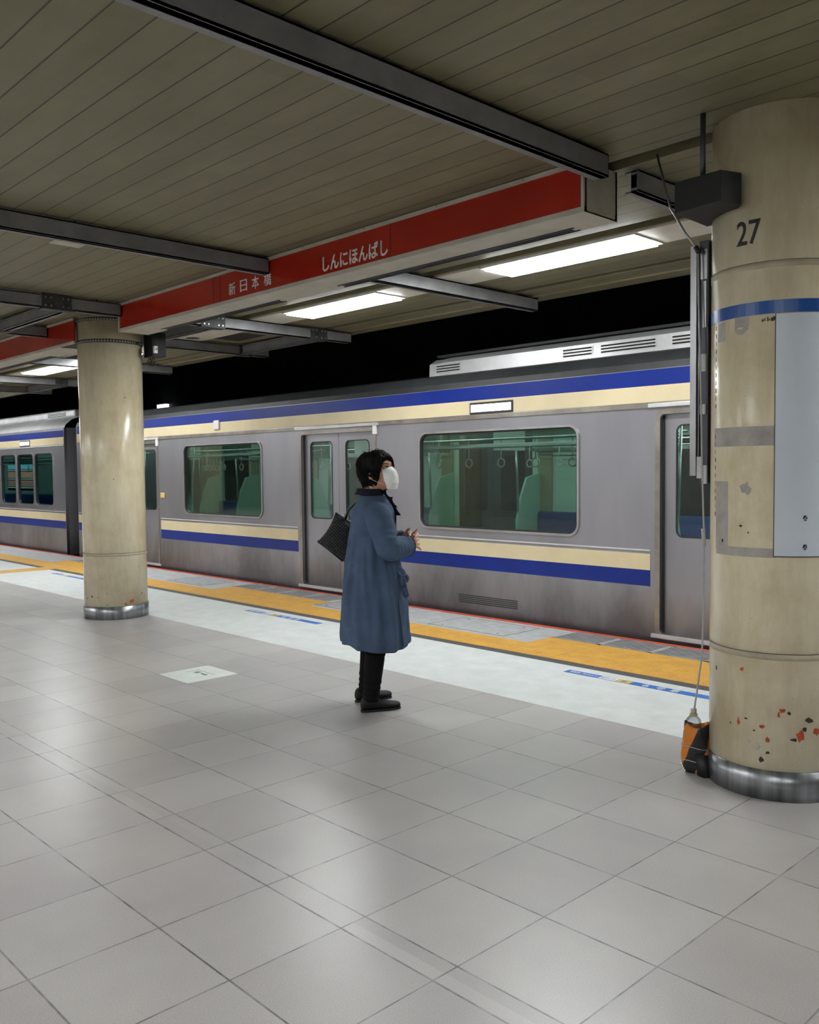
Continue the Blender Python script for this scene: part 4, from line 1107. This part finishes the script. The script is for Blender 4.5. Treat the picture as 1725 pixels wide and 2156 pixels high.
# rolled cuff edges
for W_, E_ in (((.190, -.088, .968), (.050, -.185, .975)), ((.182, .108, .985), (.050, .235, .975))):
    W_, E_ = Vector(W_), Vector(E_); d = (W_-E_).normalized(); u = d.orthogonal().normalized(); v_ = d.cross(u)
    c_ = W_+d*.002
    for q, rr, th in ((-.038, .0635, .0022), (.0, .0600, .0034)):
        MB().tube([c_+d*q+u*rr*cos(t)+v_*rr*sin(t) for t in [2*pi*k/32 for k in range(33)]], th, 8).build('cuff_hem', m_coat, wo)
    MB().tube([c_-d*.004, c_+d*.0035], .054, 24).build('cuff_lining', m_navy, wo)
MB().tube([Vector((.190, -.088, .968))+Vector((-.01, .006, .0)), Vector((.204, -.074, .968))], .030, 20).build('inner_cuff', m_mask, wo)
# collar: standing neckline plus ruffled front edge
cl = MB(); rings = []
M_ = 90
for i in range(7):
    v_ = i/6; ring = []
    for k in range(M_+1):
        u = -1+2*k/M_; a = pi+u*R(168)   # 0 at nape
        au = abs(u); sgn = 1 if u > 0 else -1
        if au < .55:
            s_ = au/.55; ang = pi*(1-s_*.80)
            p = Vector((-.014+.078*cos(ang), .027+sgn*.084*sin(ang), 1.290-.006*s_))
            out = Vector((cos(ang), sgn*sin(ang), 0))
            q = p+out*(.006*v_+.006*v_*v_)+Vector((0, 0, .018-.036*v_))
            q += out*(.003*sin(u*60)*v_)
        else:
            s_ = (au-.55)/.45; ang = pi*.20
            p0 = Vector((-.014+.078*cos(ang), .027+sgn*.084*sin(ang), 1.284)); p1 = Vector((.134, .020+sgn*.030, 1.150))
            p = p0.lerp(p1, s_)+Vector((.012*sin(pi*s_), 0, 0))
            out = Vector((.62, -.35*1, .30)) if sgn > 0 else Vector((.62, -.55, .30))
            wd = .026+.014*s_
            q = p+Vector((0, sgn*.0, .020*(1-s_)))+out*wd*(v_-.35)+Vector((.0, -.010*sin(s_*15)*v_, .011*sin(s_*17)*v_))
            q += Vector((.010*sin(s_*19+1)*v_, 0, 0))
        ring.append(q)
    rings.append(ring)
cl.loft(rings, closed=False, cap=False)
o = cl.build('ruffled_collar', m_navy, wo); o.modifiers.new('t', 'SOLIDIFY').thickness = .004
cl = MB()
cl.loft([[(.088+.02*t, -.045+.10*t, 1.20-.03*t) for t in (0, .5, 1)], [(.128, -.035, 1.165), (.135, 0, 1.16), (.128, .05, 1.165)], [(.135, -.035, 1.125), (.146, 0, 1.118), (.135, .05, 1.125)], [(.115, -.03, 1.07), (.125, 0, 1.06), (.115, .05, 1.07)]], closed=False, cap=False)
o = cl.build('front_flap', m_navy, wo); o.modifiers.new('t', 'SOLIDIFY').thickness = .008; subsurf(o, 2)
# belt knot and tails
kn = MB()
kn.tube([(.150, -.070, .835), (.172, -.082, .812), (.165, -.085, .790), (.140, -.085, .800), (.128, -.080, .825)], [.008, .014, .016, .013, .008], 10, round_ends=True)
kn.tube([(.170, -.062, .800), (.195, -.055, .785), (.185, -.065, .75), (.168, -.070, .775)], [.010, .015, .014, .009], 10, round_ends=True)
kn.tube([(.155, -.085, .80), (.160, -.092, .76), (.168, -.096, .70), (.178, -.095, .665)], [(.007, .012), (.006, .018), (.006, .022), (.004, .023)], 10)
kn.tube([(.145, -.09, .80), (.145, -.105, .77), (.150, -.108, .73)], [(.006, .010), (.006, .014), (.004, .016)], 10)
o = kn.build('belt_knot', m_coat, wo); subsurf(o, 1)
kn = MB(); kn.tube([(.090, -.105, .86), (.121, -.112, .70), (.136, -.118, .55), (.152, -.122, .385)], [.005]*4, 6); kn.build('front_edge_seam', m_coat, wo)
# trousers
tr = MB()
for yy, s1_ in ((-.06, 0), (.14, .004)):
    path = [(-.01, yy+.01, .64), (-.005, yy, .55), (.0, yy, .43), (-.012, yy, .30), (-.028, yy-.005, .16), (-.040, yy-.008, .052)]
    rad = [.078, .074, .065, .059, .051, .047]
    P3 = []; R3 = []
    for i in range(len(path)-1):
        for j in range(10):
            t = j/10; p = Vector(path[i]).lerp(Vector(path[i+1]), t); P3.append(p)
            q = rad[i]+(rad[i+1]-rad[i])*t
            if p.z < .18 or .32 < p.z < .40: q += .0035*sin(p.z*190)
            R3.append(q)
    tr.tube(P3, R3, 24)
o = tr.build('trousers', m_trouser, wo); fin(o, .006, 1)
# shoes
def shoe(h, d, name):
    r_ = bpy.data.objects.new(name, None)
    d = Vector(d).normalized(); s_ = Vector((-d.y, d.x, 0)); h = Vector(h); m = MB()
    secs = [(-.004, .018, .055), (.01, .030, .075), (.04, .036, .080), (.075, .036, .072), (.11, .038, .055), (.15, .042, .042), (.19, .042, .036), (.22, .036, .032), (.242, .020, .024)]
    rings = []
    for t, wd, ht in secs:
        ring = []
        for k in range(20):
            a = 2*pi*k/20; ca, sa = cos(a), sin(a)
            z = .014+ht*.5+ht*.5*sa*(1 if sa > 0 else 1); x_ = wd*abs(ca)**.8*(1 if ca > 0 else -1)*(1-.25*max(0, sa))
            ring.append(h+d*t+s_*x_+Vector((0, 0, z)))
        rings.append(ring)
    m.loft(rings); o = m.build('shoe', m_shoe, wo); subsurf(o, 1)
    so = MB(); rr = []
    for z in (.001, .013):
        ring = []
        for k in range(40):
            a = 2*pi*k/40; ca, sa = cos(a), sin(a)
            t = .119+.124*ca; wd = (.032+.004*ca)*abs(sa)**.7*(1 if sa > 0 else -1); ring.append(h+d*t+s_*wd+Vector((0, 0, z)))
        rr.append(ring)
    so.loft(rr); q = so.build('shoe_sole', m_sole, None); q.parent = o
    lc = MB()
    for t in (.08, .10, .12): lc.tube([h+d*t+s_*q_+Vector((0, 0, .014+(.076-(t-.08)*.55)+.002-abs(q_)*.3)) for q_ in (-.018, 0, .018)], .0022, 6)
    q = lc.build('laces', m_trouser, None); q.parent = o
shoe((-.095, -.078, 0), (.24, .045, 0), 'a'); shoe((-.100, .150, 0), (.22, .07, 0), 'b')

# bag on her far shoulder
hb = empty('shoulder_bag', (-3.934, 3.475, 0), HEAD)
tag(hb, 'black quilted shoulder bag jutting out behind the woman', 'bag')
A_, B_, C_ = Vector((-.196, 0, 1.158)), Vector((-.312, 0, .975)), Vector((-.156, 0, .856))
wv = (C_-B_)*1.75; D_ = A_+wv*.98
bgm = MB(); rings = []
NU, NV = 28, 18
for side in (1, -1):
    for i in range(NU+1):
        u = i/NU; ring = []
        for j in range(NV+1):
            v_ = j/NV
            p = (A_.lerp(D_, u)).lerp(B_.lerp(B_+wv, u), v_)
            th = .045*(4*u*(1-u))**.35*(4*v_*(1-v_))**.45*(.55+.45*v_)
            pin = .014*sin(pi*v_)*(1 if u < .5 else -1)*(1-min(1, 4*min(u, 1-u)))
            p = p+wv.normalized()*pin
            ring.append(Vector((p.x, .262+side*th, p.z)))
        rings.append(ring)
for s_ in (rings[:NU+1], rings[NU+1:]): bgm.loft(s_, closed=False, cap=False)
bmesh.ops.remove_doubles(bgm.bm, verts=bgm.bm.verts, dist=.0008)
bgm.build('bag_body', m_quilt, hb)
e = MB(); e.tube([A_+Vector((0, .262, 0)), D_+Vector((0, .262, .0))], .005, 8); e.build('zip_edge', m_bagleather, hb)
e = MB(); e.tube([B_+Vector((.004, .262, .012)), B_+Vector((.02, .262, -.004)), C_+Vector((0, .262, -.002))], .006, 8); e.build('bottom_piping', m_bagleather, hb)
s_ = MB(); a0 = A_.lerp(D_, .22)+Vector((0, .262, .0)); a1 = A_.lerp(D_, .8)+Vector((0, .262, 0))
s_.tube([a0, a0+Vector((.02, -.02, .06)), (-.085, .215, 1.205), (-.02, .175, 1.258), (.035, .20, 1.235), (.085, .235, 1.16), a1+Vector((.02, -.01, .05)), a1], .008, 8)
s_.build('strap', m_bagleather, hb)
r_ = MB(); c_ = a0+Vector((.004, 0, .018)); r_.tube([c_+Vector((.014*cos(t), 0, .014*sin(t))) for t in [2*pi*k/16 for k in range(17)]], .0026, 6); r_.build('strap_ring', m_chrome, hb)
